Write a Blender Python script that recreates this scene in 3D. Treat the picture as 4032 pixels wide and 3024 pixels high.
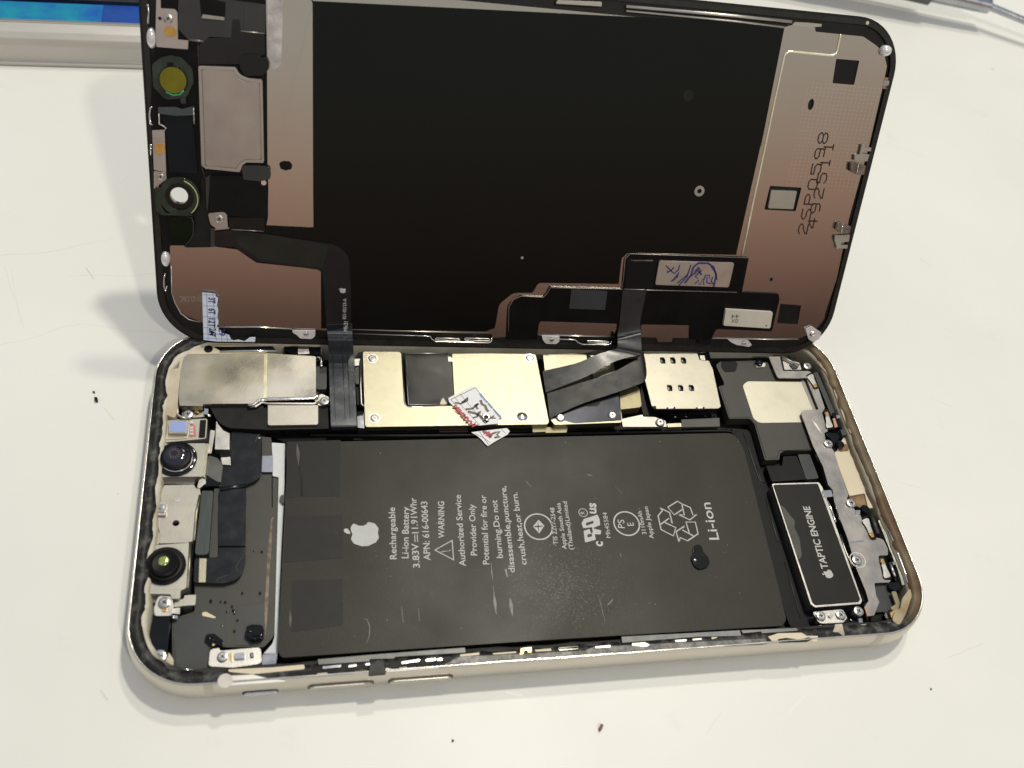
import bpy, bmesh, math, random
from mathutils import Vector, Matrix
from mathutils.geometry import tessellate_polygon
random.seed(7)
U = 0.01                       # one millimetre in Blender units (1 unit = 100 mm)
S = bpy.context.scene
COL = S.collection
for o in list(bpy.data.objects): bpy.data.objects.remove(o)
S.unit_settings.scale_length = 0.1

# ------------------------------------------------------------------ camera
CR = ((0.9781795199, -0.1298237136, 0.1622055184), (-0.0108827338, -0.8116747563, -0.5840082672), (0.2074762466, 0.5694996870, -0.7953764603))
CC = Vector((-43.91485754, -91.2779014, 166.60111016)); FPX = 3694.4756
cam = bpy.data.cameras.new('camera'); co = bpy.data.objects.new('camera', cam); COL.objects.link(co)
r, d, f = [Vector(v) for v in CR]
m = Matrix.Identity(4)
for i in range(3):
    m[i][0], m[i][1], m[i][2], m[i][3] = r[i], -d[i], -f[i], CC[i] * U
co.matrix_world = m
cam.sensor_width = 36; cam.lens = FPX / 4032 * 36; cam.clip_start = .02; cam.clip_end = 200
cam.dof.use_dof = True; cam.dof.focus_distance = 2.02; cam.dof.aperture_fstop = 2.6
S.camera = co
S.render.resolution_x, S.render.resolution_y = 1024, 768
S.view_settings.view_transform = 'Standard'; S.view_settings.look = 'None'
S.view_settings.exposure = -0.06; S.view_settings.gamma = 1

# ------------------------------------------------------------------ world: the room around the bench
W = bpy.data.worlds.new('World'); S.world = W; W.use_nodes = True
nt = W.node_tree; N = nt.nodes; L = nt.links
bg = N['Background']
tc = N.new('ShaderNodeTexCoord'); sx = N.new('ShaderNodeSeparateXYZ'); L.new(tc.outputs['Generated'], sx.inputs[0])
def ramp(nodes, stops, interp='LINEAR'):
    rp = nodes.new('ShaderNodeValToRGB'); e = rp.color_ramp.elements; rp.color_ramp.interpolation = interp
    while len(e) > 1: e.remove(e[-1])
    e[0].position = stops[0][0]; e[0].color = (*stops[0][1], 1)
    for p, c in stops[1:]:
        k = e.new(p); k.color = (*c, 1)
    return rp
front = ramp(N, [(0.0, (.03, .02, .018)), (.09, (.07, .045, .04)), (.16, (.36, .20, .155)), (.24, (.84, .51, .38)), (.32, (.95, .74, .60)), (.40, (1.0, .94, .84)), (.50, (.90, .88, .82)), (.65, (.58, .63, .73)), (1, (.66, .72, .84))])
back = ramp(N, [(0.0, (.12, .11, .10)), (.3, (.40, .40, .42)), (.7, (.56, .61, .70)), (1, (.66, .72, .84))])
L.new(sx.outputs[2], front.inputs[0]); L.new(sx.outputs[2], back.inputs[0])
mr = N.new('ShaderNodeMapRange'); mr.inputs[1].default_value = -.35; mr.inputs[2].default_value = .35
L.new(sx.outputs[1], mr.inputs[0])
mx = N.new('ShaderNodeMix'); mx.data_type = 'RGBA'
L.new(mr.outputs[0], mx.inputs[0]); L.new(front.outputs[0], mx.inputs[6]); L.new(back.outputs[0], mx.inputs[7])
L.new(mx.outputs[2], bg.inputs[0]); bg.inputs[1].default_value = .54

def area(name, pos, size, energy, color):
    l = bpy.data.lights.new(name, 'AREA'); l.shape = 'RECTANGLE'; l.size, l.size_y = size
    l.energy = energy; l.color = color
    o = bpy.data.objects.new(name, l); COL.objects.link(o)
    o.location = Vector(pos); o.rotation_euler = (Vector((0, .2, 0)) - Vector(pos)).to_track_quat('-Z', 'Y').to_euler()
area('ceiling_lamp', (3.1, 4.3, 15), (.75, .75), 1010, (1, .94, .80))
area('ceiling_lamp', (3.5, 8.0, 15), (.9, .7), 680, (1, .94, .80))
area('bench_lamp', (.36 * 15, -.75 * 15, 15), (.8, .6), 850, (1, .945, .82))

# ------------------------------------------------------------------ geometry helpers
class Frame:
    def __init__(s, o, ax, ay, an): s.o, s.ax, s.ay, s.an = Vector(o), Vector(ax), Vector(ay), Vector(an)
    def px(s, x, y, n):              # a point of the photograph taken to the plane n mm above this frame
        d = (Vector(CR[0]) * ((x - 2016) / FPX) + Vector(CR[1]) * ((y - 1512) / FPX) + Vector(CR[2]))
        o = s.o + s.an * n
        t = (o - CC).dot(s.an) / d.dot(s.an)
        p = CC + d * t - s.o
        return p.dot(s.ax), p.dot(s.ay)
    def w(s, x, y, n): return s.o + s.ax * x + s.ay * y + s.an * n
BODY = Frame((0, 0, 0), (1, 0, 0), (0, 1, 0), (0, 0, 1))
DISP = Frame((0.76118, 51.22199, 38.73150), (0.99975832, -0.0195991, -0.00995826), (0.01826849, 0.48868521, 0.8722689), (-0.01222923, -0.87224001, 0.48892515))
s1 = 1000 / 2212
CROPS = dict(A=(400, 0, s1), B=(400, 700, s1), C=(1300, 1200, s1), D=(2100, 1200, s1), E=(2700, 1250, s1), F=(2800, 1850, s1),
             G=(450, 1250, s1), H=(450, 1950, s1), I=(2900, 0, 800 / 2212), J=(2800, 500, 800 / 2212), K=(1800, 900, 1400 / 2212),
             L=(1300, 1850, 1600 / 2212), M=(900, 2300, 1400 / 2212), N=(2200, 2300, 1500 / 2212), T=(0, 0, 800 / 2212),
             V=(3200, 0, 832 / 2212), R=(2450, 1950, 450 / 2133), Q=(0, 0, 4032 / 2212))
def c(k, *pts):
    ox, oy, s = CROPS[k]
    return [(ox + p[0] * s, oy + p[1] * s, p[2] if len(p) > 2 else None) for p in pts]

def rounded(pts, rad):
    out = []; n = len(pts)
    for i in range(n):
        p = Vector(pts[i][:2]); a = Vector(pts[i - 1][:2]); b = Vector(pts[(i + 1) % n][:2])
        rr = pts[i][2] if pts[i][2] is not None else rad
        u = a - p; v = b - p
        if rr <= 0 or u.length < 1e-4 or v.length < 1e-4: out.append((p.x, p.y)); continue
        ang = u.angle(v)
        if ang > math.radians(172): out.append((p.x, p.y)); continue
        k = min(rr / math.tan(ang / 2), u.length * .45, v.length * .45)
        q0 = p + u.normalized() * k; q2 = p + v.normalized() * k
        st = 6 if k > .8 else 4
        for j in range(st + 1):
            t = j / st; q = q0 * (1 - t) ** 2 + p * 2 * t * (1 - t) + q2 * t * t
            out.append((q.x, q.y))
    return out

def circle(x, y, r, n=28, ry=None): return [(x + r * math.cos(2 * math.pi * i / n), y + (ry or r) * math.sin(2 * math.pi * i / n)) for i in range(n)]

def loc_of(parent):
    v = Vector((0, 0, 0)); p = parent
    while p is not None: v += Vector(p.location); p = p.parent
    return v

def link(name, verts, faces, mat, parent, smooth=False):        # verts are world millimetres
    o0 = loc_of(parent)
    me = bpy.data.meshes.new(name); me.from_pydata([Vector(v) * U - o0 for v in verts], [], faces)
    me.validate(); me.update()
    bm = bmesh.new(); bm.from_mesh(me); bmesh.ops.recalc_face_normals(bm, faces=bm.faces); bm.to_mesh(me); bm.free()
    me.materials.append(mat)
    if smooth:
        for p in me.polygons: p.use_smooth = True
    o = bpy.data.objects.new(name, me); COL.objects.link(o); o.parent = parent
    return o

def prism2d(name, parent, fr, loops, top, th, mat, bev=.08, seg=2):
    verts = []; faces = []; idx = []
    for lp in loops: idx.append(len(verts)); verts += [fr.w(x, y, top) for x, y in lp]
    n = len(verts)
    tris = tessellate_polygon([[Vector((x, y, 0)) for x, y in lp] for lp in loops])
    faces += [tuple(t) for t in tris]
    if th > 0:
        for lp in loops: verts += [fr.w(x, y, top - th) for x, y in lp]
        faces += [tuple(i + n for i in t[::-1]) for t in tris]
        for s, lp in zip(idx, loops):
            k = len(lp)
            for i in range(k):
                j = (i + 1) % k; faces.append((s + i, s + j, s + j + n, s + i + n))
    o = link(name, verts, faces, mat, parent)
    if th > 0 and bev > 0:
        b = o.modifiers.new('edge', 'BEVEL'); b.width = min(bev, th * .45) * U; b.segments = seg; b.limit_method = 'ANGLE'; b.angle_limit = math.radians(50)
        for p in o.data.polygons: p.use_smooth = True
        wn = o.modifiers.new('wn', 'WEIGHTED_NORMAL'); wn.keep_sharp = False
    return o

def P(name, parent, fr, pts, top, th, mat, r=.2, bev=.08, holes=(), seg=2):
    lp = [rounded([(*fr.px(x, y, top), q) for x, y, q in pts], r)]
    for h in holes:
        if h[0] == 'o':                                          # ('o', crop, x, y, radius_mm[, ry_mm])
            q = c(h[1], (h[2], h[3]))[0]; lp.append(circle(*fr.px(q[0], q[1], top), h[4], 24, h[5] if len(h) > 5 else None))
        else: lp.append(rounded([(*fr.px(x, y, top), q) for x, y, q in h], .25))
    return prism2d(name, parent, fr, lp, top, th, mat, bev, seg)

def disc(name, parent, fr, k, x, y, r, top, th, mat, bev=.08, hole=0, ry=None, seg=2):
    q = c(k, (x, y))[0]; a, b = fr.px(q[0], q[1], top)
    lp = [circle(a, b, r, 40, ry)]
    if hole: lp.append(circle(a, b, hole, 32))
    return prism2d(name, parent, fr, lp, top, th, mat, bev, seg)

def lathe(name, parent, fr, k, x, y, n0, prof, mat):             # prof: (radius, height above n0), closed at the axis
    q = c(k, (x, y))[0]; a, b = fr.px(q[0], q[1], n0 + max(h for _, h in prof)); n = 40; V = []; Fc = []
    for rr, h in prof: V += [fr.w(a + rr * math.cos(2 * math.pi * i / n), b + rr * math.sin(2 * math.pi * i / n), n0 + h) for i in range(n)]
    for j in range(len(prof) - 1):
        for i in range(n): Fc.append((j * n + i, j * n + (i + 1) % n, (j + 1) * n + (i + 1) % n, (j + 1) * n + i))
    Fc.append(tuple(range(n))); Fc.append(tuple((len(prof) - 1) * n + i for i in range(n)))
    o = link(name, V, Fc, mat, parent, True)
    sm = o.modifiers.new('es', 'EDGE_SPLIT'); sm.split_angle = math.radians(35)
    return o

def tube(name, parent, pts, rad, mat, n=8, close=False):         # pts: world mm
    pts = [Vector(p) for p in pts]; V = []; Fc = []
    for i, p in enumerate(pts):
        a = pts[i - 1] if i or close else p; b = pts[(i + 1) % len(pts)] if i < len(pts) - 1 or close else p
        t = (b - a).normalized(); u = t.cross(Vector((.01, .02, 1))).normalized(); v = t.cross(u)
        V += [p + u * rad * math.cos(2 * math.pi * j / n) + v * rad * math.sin(2 * math.pi * j / n) for j in range(n)]
    m_ = len(pts)
    for i in range(m_ if close else m_ - 1):
        for j in range(n):
            k = (j + 1) % n; i2 = (i + 1) % m_
            Fc.append((i * n + j, i * n + k, i2 * n + k, i2 * n + j))
    if not close: Fc += [tuple(range(n)), tuple((m_ - 1) * n + j for j in range(n))]
    return link(name, V, Fc, mat, parent, True)

def path(fr, k, pts, n, rad=0):
    q = [(*fr.px(x, y, n), rr) for x, y, rr in c(k, *pts)]
    if rad: q = rounded(q, rad)[0:]
    return [fr.w(p[0], p[1], n) for p in q]

def ribbon(name, parent, rows, mat, th=.12):                     # rows: (left, right) world mm, Catmull-Rom smoothed
    def cr(a, b, c_, d_, t): return .5 * ((2 * b) + (c_ - a) * t + (2 * a - 5 * b + 4 * c_ - d_) * t * t + (-a + 3 * b - 3 * c_ + d_) * t ** 3)
    R = [(Vector(a), Vector(b)) for a, b in rows]; out = []
    for i in range(len(R) - 1):
        i0, i3 = max(0, i - 1), min(len(R) - 1, i + 2)
        for s in range(6):
            t = s / 6; out.append(tuple(cr(R[i0][k], R[i][k], R[i + 1][k], R[i3][k], t) for k in (0, 1)))
    out.append(R[-1]); V = []; Fc = []; K = 5
    for a, b in out: V += [a.lerp(b, j / (K - 1)) for j in range(K)]
    for i in range(len(out) - 1):
        for j in range(K - 1): Fc.append((i * K + j, i * K + j + 1, (i + 1) * K + j + 1, (i + 1) * K + j))
    o = link(name, V, Fc, mat, parent, True)
    so = o.modifiers.new('th', 'SOLIDIFY'); so.thickness = th * U; so.offset = 0
    es_ = o.modifiers.new('es', 'EDGE_SPLIT'); es_.split_angle = math.radians(40)
    return o

FC = {}
def text(parent, fr, s, a, b, n, h, mat, name='printed_text', bold=0, fit=True, mirror=False):
    """writes s from photo point a to photo point b (source px) on the plane n; h = letter height in mm"""
    cu = bpy.data.curves.new('t', 'FONT'); cu.body = s; cu.offset = bold; cu.resolution_u = 3
    o = bpy.data.objects.new('t', cu); COL.objects.link(o)
    bpy.context.view_layer.update()
    me = bpy.data.meshes.new_from_object(o.evaluated_get(bpy.context.evaluated_depsgraph_get()))
    xs = [v.co.x for v in me.vertices]; x0, x1 = min(xs), max(xs)
    pa, pb = Vector(fr.px(*a, n)), Vector(fr.px(*b, n)); u = pb - pa; ln = u.length; u.normalize(); v = Vector((-u.y, u.x))
    if mirror: v = -v
    kx = ln / (x1 - x0) if fit else h / .73; ky = h / .73
    vs = []
    for q in me.vertices:
        p = pa + u * (q.co.x - x0) * kx + v * q.co.y * ky; vs.append(fr.w(p.x, p.y, n))
    fs = [tuple(p.vertices) for p in me.polygons]
    bpy.data.objects.remove(o); bpy.data.curves.remove(cu); bpy.data.meshes.remove(me)
    return link(name, vs, fs, mat, parent)

def stroke(name, parent, fr, pts, n, w, mat, close=False):       # flat printed line, width w mm; pts source px
    q = [Vector(fr.px(p[0], p[1], n)) for p in pts]
    return stroke2(name, parent, fr, q, n, w, mat, close)
def stroke2(name, parent, fr, q, n, w, mat, close=False):
    V = []; Fc = []; m_ = len(q)
    ww = w if isinstance(w, (list, tuple)) else [w] * m_
    for i, p in enumerate(q):
        a = q[i - 1] if (i or close) else p; b = q[(i + 1) % m_] if (i < m_ - 1 or close) else p
        t = (b - a); t.normalize(); s = Vector((-t.y, t.x)) * ww[i] / 2
        V += [fr.w(*(p + s), n), fr.w(*(p - s), n)]
    for i in range(m_ if close else m_ - 1):
        j = (i + 1) % m_; Fc.append((2 * i, 2 * i + 1, 2 * j + 1, 2 * j))
    return link(name, V, Fc, mat, parent)
def px2(pts): return [(p[0], p[1]) for p in pts]

def thing(name, label, cat, loc=(0, 0, 0), group=None):
    o = bpy.data.objects.new(name, None); COL.objects.link(o); o.location = Vector(loc) * U; o.empty_display_size = .05
    o['label'] = label; o['category'] = cat
    if group: o['group'] = group
    return o
def tag(o, label, cat, group=None):
    o['label'] = label; o['category'] = cat
    if group: o['group'] = group
    return o

# ------------------------------------------------------------------ materials
def mat(name, col, metal=0, rough=.5, var=.12, scale=12, bump=.0, bscale=90, rvar=.05, col2=None, spec=.5, stretch=None, coat=0, alpha=1, trans=0, thr=None):
    m = bpy.data.materials.new(name); m.use_nodes = True; nt = m.node_tree; N = nt.nodes; L = nt.links; b = N['Principled BSDF']
    tc = N.new('ShaderNodeTexCoord'); src = tc.outputs['Object']
    if stretch:
        mp = N.new('ShaderNodeMapping'); mp.inputs['Scale'].default_value = stretch; L.new(src, mp.inputs[0]); src = mp.outputs[0]
    no = N.new('ShaderNodeTexNoise'); no.inputs['Scale'].default_value = scale; no.inputs['Detail'].default_value = 6; no.inputs['Roughness'].default_value = .6; L.new(src, no.inputs[0])
    c2 = col2 or tuple(min(1, x * (1 + var)) for x in col); c1 = col if col2 else tuple(x * (1 - var) for x in col)
    lo, hi = thr or (.35, .65)
    rp = ramp(N, [(lo, c1), (hi, c2)]); L.new(no.outputs[0], rp.inputs[0]); L.new(rp.outputs[0], b.inputs['Base Color'])
    r_ = N.new('ShaderNodeMapRange'); r_.inputs[1].default_value = .3; r_.inputs[2].default_value = .7
    r_.inputs[3].default_value = max(.03, rough - rvar); r_.inputs[4].default_value = min(1, rough + rvar)
    n2 = N.new('ShaderNodeTexNoise'); n2.inputs['Scale'].default_value = scale * 2.3; n2.inputs['Detail'].default_value = 5; L.new(src, n2.inputs[0])
    L.new(n2.outputs[0], r_.inputs[0]); L.new(r_.outputs[0], b.inputs['Roughness'])
    b.inputs['Metallic'].default_value = metal; b.inputs['Specular IOR Level'].default_value = spec; b.inputs['Coat Weight'].default_value = coat; b.inputs['Coat Roughness'].default_value = .08
    b.inputs['Alpha'].default_value = alpha; b.inputs['Transmission Weight'].default_value = trans
    if bump:
        n3 = N.new('ShaderNodeTexNoise'); n3.inputs['Scale'].default_value = bscale; n3.inputs['Detail'].default_value = 3; L.new(src, n3.inputs[0])
        bu = N.new('ShaderNodeBump'); bu.inputs['Strength'].default_value = bump; bu.inputs['Distance'].default_value = .00045; L.new(n3.outputs[0], bu.inputs['Height']); L.new(bu.outputs[0], b.inputs['Normal'])
    return m

GOLD = mat('champagne_shield', (.38, .355, .265), 1, .40, .03, 60, .4, 520, rvar=.025)
SILV = mat('nickel_sheet', (.54, .52, .485), 1, .36, .07, 20, .3, 300)
SILVD = mat('worn_nickel', (.52, .49, .45), 1, .36, .06, 14, .4, 260, rvar=.04)
PALE = mat('pale_satin_sheet', (.43, .41, .36), .75, .42, .07, 15, .3, 300)
COVERM = mat('gleam_mottled_cover', (.52, .50, .46), 1, .33, .1, 5, .3, 300, col2=(.47, .43, .33), rvar=.08)  # gold mottling in the colour stands in for warm reflections on the cover
CHROME = mat('bright_chrome', (.82, .81, .79), 1, .16, .05, 30)
SCREWM = mat('screw_steel', (.62, .60, .57), 1, .28, .12, 50, .1, 300)
BRASS = mat('gold_plating', (.85, .55, .18), 1, .25, .1, 30)
BRONZE = mat('bronze_flex', (.22, .19, .12), .8, .35, .2, 8, stretch=(3, 1, 1))
BLK = mat('black_plastic', (.004, .004, .0045), 0, .45, .3, 15, spec=.18)
BLKG = mat('glossy_black', (.004, .005, .006), 0, .10, .3, 15, .3, 60, spec=.4)
BLKM = mat('matte_black', (.008, .008, .008), 0, .6, .3, 20, .2, 200, spec=.25)
DARK = mat('charcoal_film', (.030, .032, .032), 0, .40, .15, 9, .1, 150)
DARK2 = mat('slate_plate', (.038, .037, .031), .2, .45, .08, 10, .1, 160)
FLEX = mat('black_flex_cable', (.006, .007, .009), 0, .22, .2, 18, .5, 25, spec=.5)
CREAM = mat('cream_plastic', (.62, .56, .43), 0, .5, .15, 14, .3, 60, col2=(.45, .38, .26))
CREAMB = mat('ivory_block', (.66, .58, .42), 0, .45, .05, 10)
PAPER = mat('sticker_paper', (.80, .80, .82), 0, .55, .04, 20, .15, 70)
PAPERB = mat('ruled_paper', (.68, .74, .86), 0, .6, .05, 20, .2, 60)
WHITE = mat('white_adhesive', (.62, .64, .64), 0, .45, .08, 14, .2, 40)
TAPE = mat('clear_tape', (.34, .36, .42), .2, .22, .15, 30, .3, 60)
INKW = mat('white_print', (.46, .46, .45), 0, .5, .04, 60)
INKL = mat('light_grey_print', (.46, .47, .47), 0, .5, .04, 60)
INKR = mat('red_ink', (.45, .03, .035), 0, .5, .1, 60)
INKB = mat('blue_ink', (.03, .16, .45), 0, .5, .1, 60)
INKP = mat('violet_ballpoint', (.03, .025, .16), 0, .5, .2, 60)
INKK = mat('marker_ink', (.05, .03, .03), 0, .4, .2, 60)
INKD = mat('laser_mark', (.02, .006, .004), .0, .6, .1, 60)
INKG = mat('grey_mark', (.10, .10, .09), 0, .6, .1, 60)
LINEB = mat('blue_rule', (.12, .30, .62), 0, .6, .1, 60)
SCR = mat('scratch', (.15, .145, .125), 0, .45, .3, 60)
TABPATCH = mat('battery_tab_film', (.0165, .0162, .0145), 0, .46, .03, 20, .15, 320, rvar=.02, spec=.2)
GLUE = mat('amber_glue', (.55, .30, .07), 0, .3, .2, 40, .3, 60)
GREEN = mat('green_tinted_plastic', (.014, .026, .018), 0, .2, .5, 30, .6, 60, coat=.1)
YEL = mat('yellow_filter_glass', (.16, .145, .002), 0, .12, .2, 20, spec=.3, coat=.2)
DGREEN = mat('dark_green_lens', (.002, .007, .002), 0, .2, .2, 20, spec=.2)
LENS = mat('lens_glass', (.006, .006, .014), 0, .05, .3, 40, coat=1)
LAV = mat('sensor_die', (.42, .42, .80), .3, .2, .1, 10, col2=(.35, .55, .85))
PINK = mat('pink_pad', (.60, .16, .15), 0, .4, .1, 30)
SPARK = mat('sparkling_coating', (.25, .40, .08), .8, .18, .8, 160, .8, 200, col2=(.75, .8, .3))
RUST = mat('rusty_residue', (.16, .07, .025), 0, .6, .5, 30, .4, 60, col2=(.30, .19, .09))
GRIT = mat('gritty_adhesive', (.055, .055, .052), .1, .45, .6, 60, 1, 120, col2=(.30, .29, .27), thr=(.42, .74))
FILM = mat('graphite_film', (.0012, .0020, .0018), 0, .18, .12, 4, .3, 420, spec=.30, rvar=.03)
FILM.node_tree.nodes['Principled BSDF'].inputs['Specular Tint'].default_value = (.9, 1, .97, 1)
MICA = mat('phone_band_aluminium', (.62, .585, .51), .85, .34, .03, 8, .12, 400)
RIMB = mat('polished_rim', (.82, .79, .72), 1, .2, .03, 20)
ANT = mat('antenna_band_plastic', (.52, .49, .42), 0, .4, .03, 20)
CLIPM = mat('clip_pale_gleam', (.80, .80, .80), .35, .2, .12, 40, .6, 60)  # pale, mostly non-metal base stands in for bright reflections on the clips
BLUE = mat('blue_screen', (.008, .07, .36), .1, .4, .1, 20)
CYAN = mat('cyan_glitter', (.0, .10, .45), .1, .5, .5, 9, .4, 120, col2=(.0, .28, .42), thr=(.35, .6))
GREYT = mat('tool_grey', (.12, .125, .125), .5, .4, .1, 10)
STEELB = mat('tool_steel', (.42, .44, .47), 1, .25, .1, 20)
DEV = mat('silver_case', (.56, .54, .50), .3, .42, .03, 4, stretch=(1, 6, 1))

def battery_mat():
    m = mat('battery_wrap', (.0205, .0190, .0130), 0, .42, .2, 2.2, .3, 420, rvar=.06, spec=.22)
    nt = m.node_tree; N = nt.nodes; L = nt.links; b = N['Principled BSDF']; tc = [n for n in N if n.type == 'TEX_COORD'][0]
    # a dusting of pale specks and a rubbed, greasy patch in the middle of the wrap
    sp = N.new('ShaderNodeTexNoise'); sp.inputs['Scale'].default_value = 420; L.new(tc.outputs['Object'], sp.inputs[0])
    big = N.new('ShaderNodeVectorMath'); big.operation = 'DISTANCE'; big.inputs[1].default_value = (.02, -.23, .055); L.new(tc.outputs['Object'], big.inputs[0])
    mr = N.new('ShaderNodeMapRange'); mr.inputs[1].default_value = .17; mr.inputs[2].default_value = .0; mr.inputs[3].default_value = .0; mr.inputs[4].default_value = .18; L.new(big.outputs['Value'], mr.inputs[0])
    th = N.new('ShaderNodeMath'); th.operation = 'ADD'; L.new(sp.outputs[0], th.inputs[0]); L.new(mr.outputs[0], th.inputs[1])
    st = N.new('ShaderNodeMapRange'); st.inputs[1].default_value = .70; st.inputs[2].default_value = .84; st.inputs[4].default_value = .45; L.new(th.outputs[0], st.inputs[0])
    mx = N.new('ShaderNodeMix'); mx.data_type = 'RGBA'; mx.inputs[7].default_value = (.30, .27, .19, 1)
    old = b.inputs['Base Color'].links[0].from_socket; L.new(old, mx.inputs[6]); L.new(st.outputs[0], mx.inputs[0]); L.new(mx.outputs[2], b.inputs['Base Color'])
    return m
BATT = battery_mat()

def plate_mat():        # the bare back plate of the display: satin steel with a fine field of dimples at its ends
    m = mat('display_back_plate', (.54, .52, .475), 1, .13, .015, 5, .15, 420, rvar=.01)
    nt = m.node_tree; N = nt.nodes; L = nt.links; b = N['Principled BSDF']
    uv = N.new('ShaderNodeUVMap'); sx = N.new('ShaderNodeSeparateXYZ'); L.new(uv.outputs[0], sx.inputs[0])
    def mth(op, a, b_=None):
        n = N.new('ShaderNodeMath'); n.operation = op
        for i, v in enumerate((a, b_)):
            if v is None: continue
            if isinstance(v, (int, float)): n.inputs[i].default_value = v
            else: L.new(v, n.inputs[i])
        return n.outputs[0]
    X, Y = sx.outputs[0], sx.outputs[1]
    ax = mth('ABSOLUTE', mth('SUBTRACT', mth('FRACT', mth('MULTIPLY', X, 1 / .95)), .5))
    row = mth('MULTIPLY', mth('FLOOR', mth('MULTIPLY', Y, 1 / .8)), .0)
    ay = mth('ABSOLUTE', mth('SUBTRACT', mth('FRACT', mth('MULTIPLY', Y, 1 / .8)), .5))
    d = mth('ADD', mth('POWER', ax, 2), mth('POWER', ay, 2))
    dot = mth('LESS_THAN', d, .028)
    inx = mth('GREATER_THAN', X, 55.5)
    b1 = mth('MULTIPLY', mth('GREATER_THAN', Y, 1.5), mth('LESS_THAN', Y, 24.0)); b2 = mth('MULTIPLY', mth('GREATER_THAN', Y, -40.0), mth('LESS_THAN', Y, -13.0))
    msk = mth('MULTIPLY', mth('MULTIPLY', dot, inx), mth('MAXIMUM', b1, b2))
    mx = N.new('ShaderNodeMix'); mx.data_type = 'RGBA'; mx.inputs[7].default_value = (.80, .72, .62, 1)
    old = b.inputs['Base Color'].links[0].from_socket; L.new(old, mx.inputs[6]); L.new(mth('MULTIPLY', msk, .45), mx.inputs[0]); L.new(mx.outputs[2], b.inputs['Base Color'])
    return m
PLATE = plate_mat()

def add_uv(o, fr):      # UV = millimetres in the frame
    me = o.data; uv = me.uv_layers.new(name='UVMap'); o0 = loc_of(o.parent)
    for lp in me.loops:
        p = (me.vertices[lp.vertex_index].co + o0) / U - fr.o
        uv.data[lp.index].uv = (p.dot(fr.ax), p.dot(fr.ay))

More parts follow.
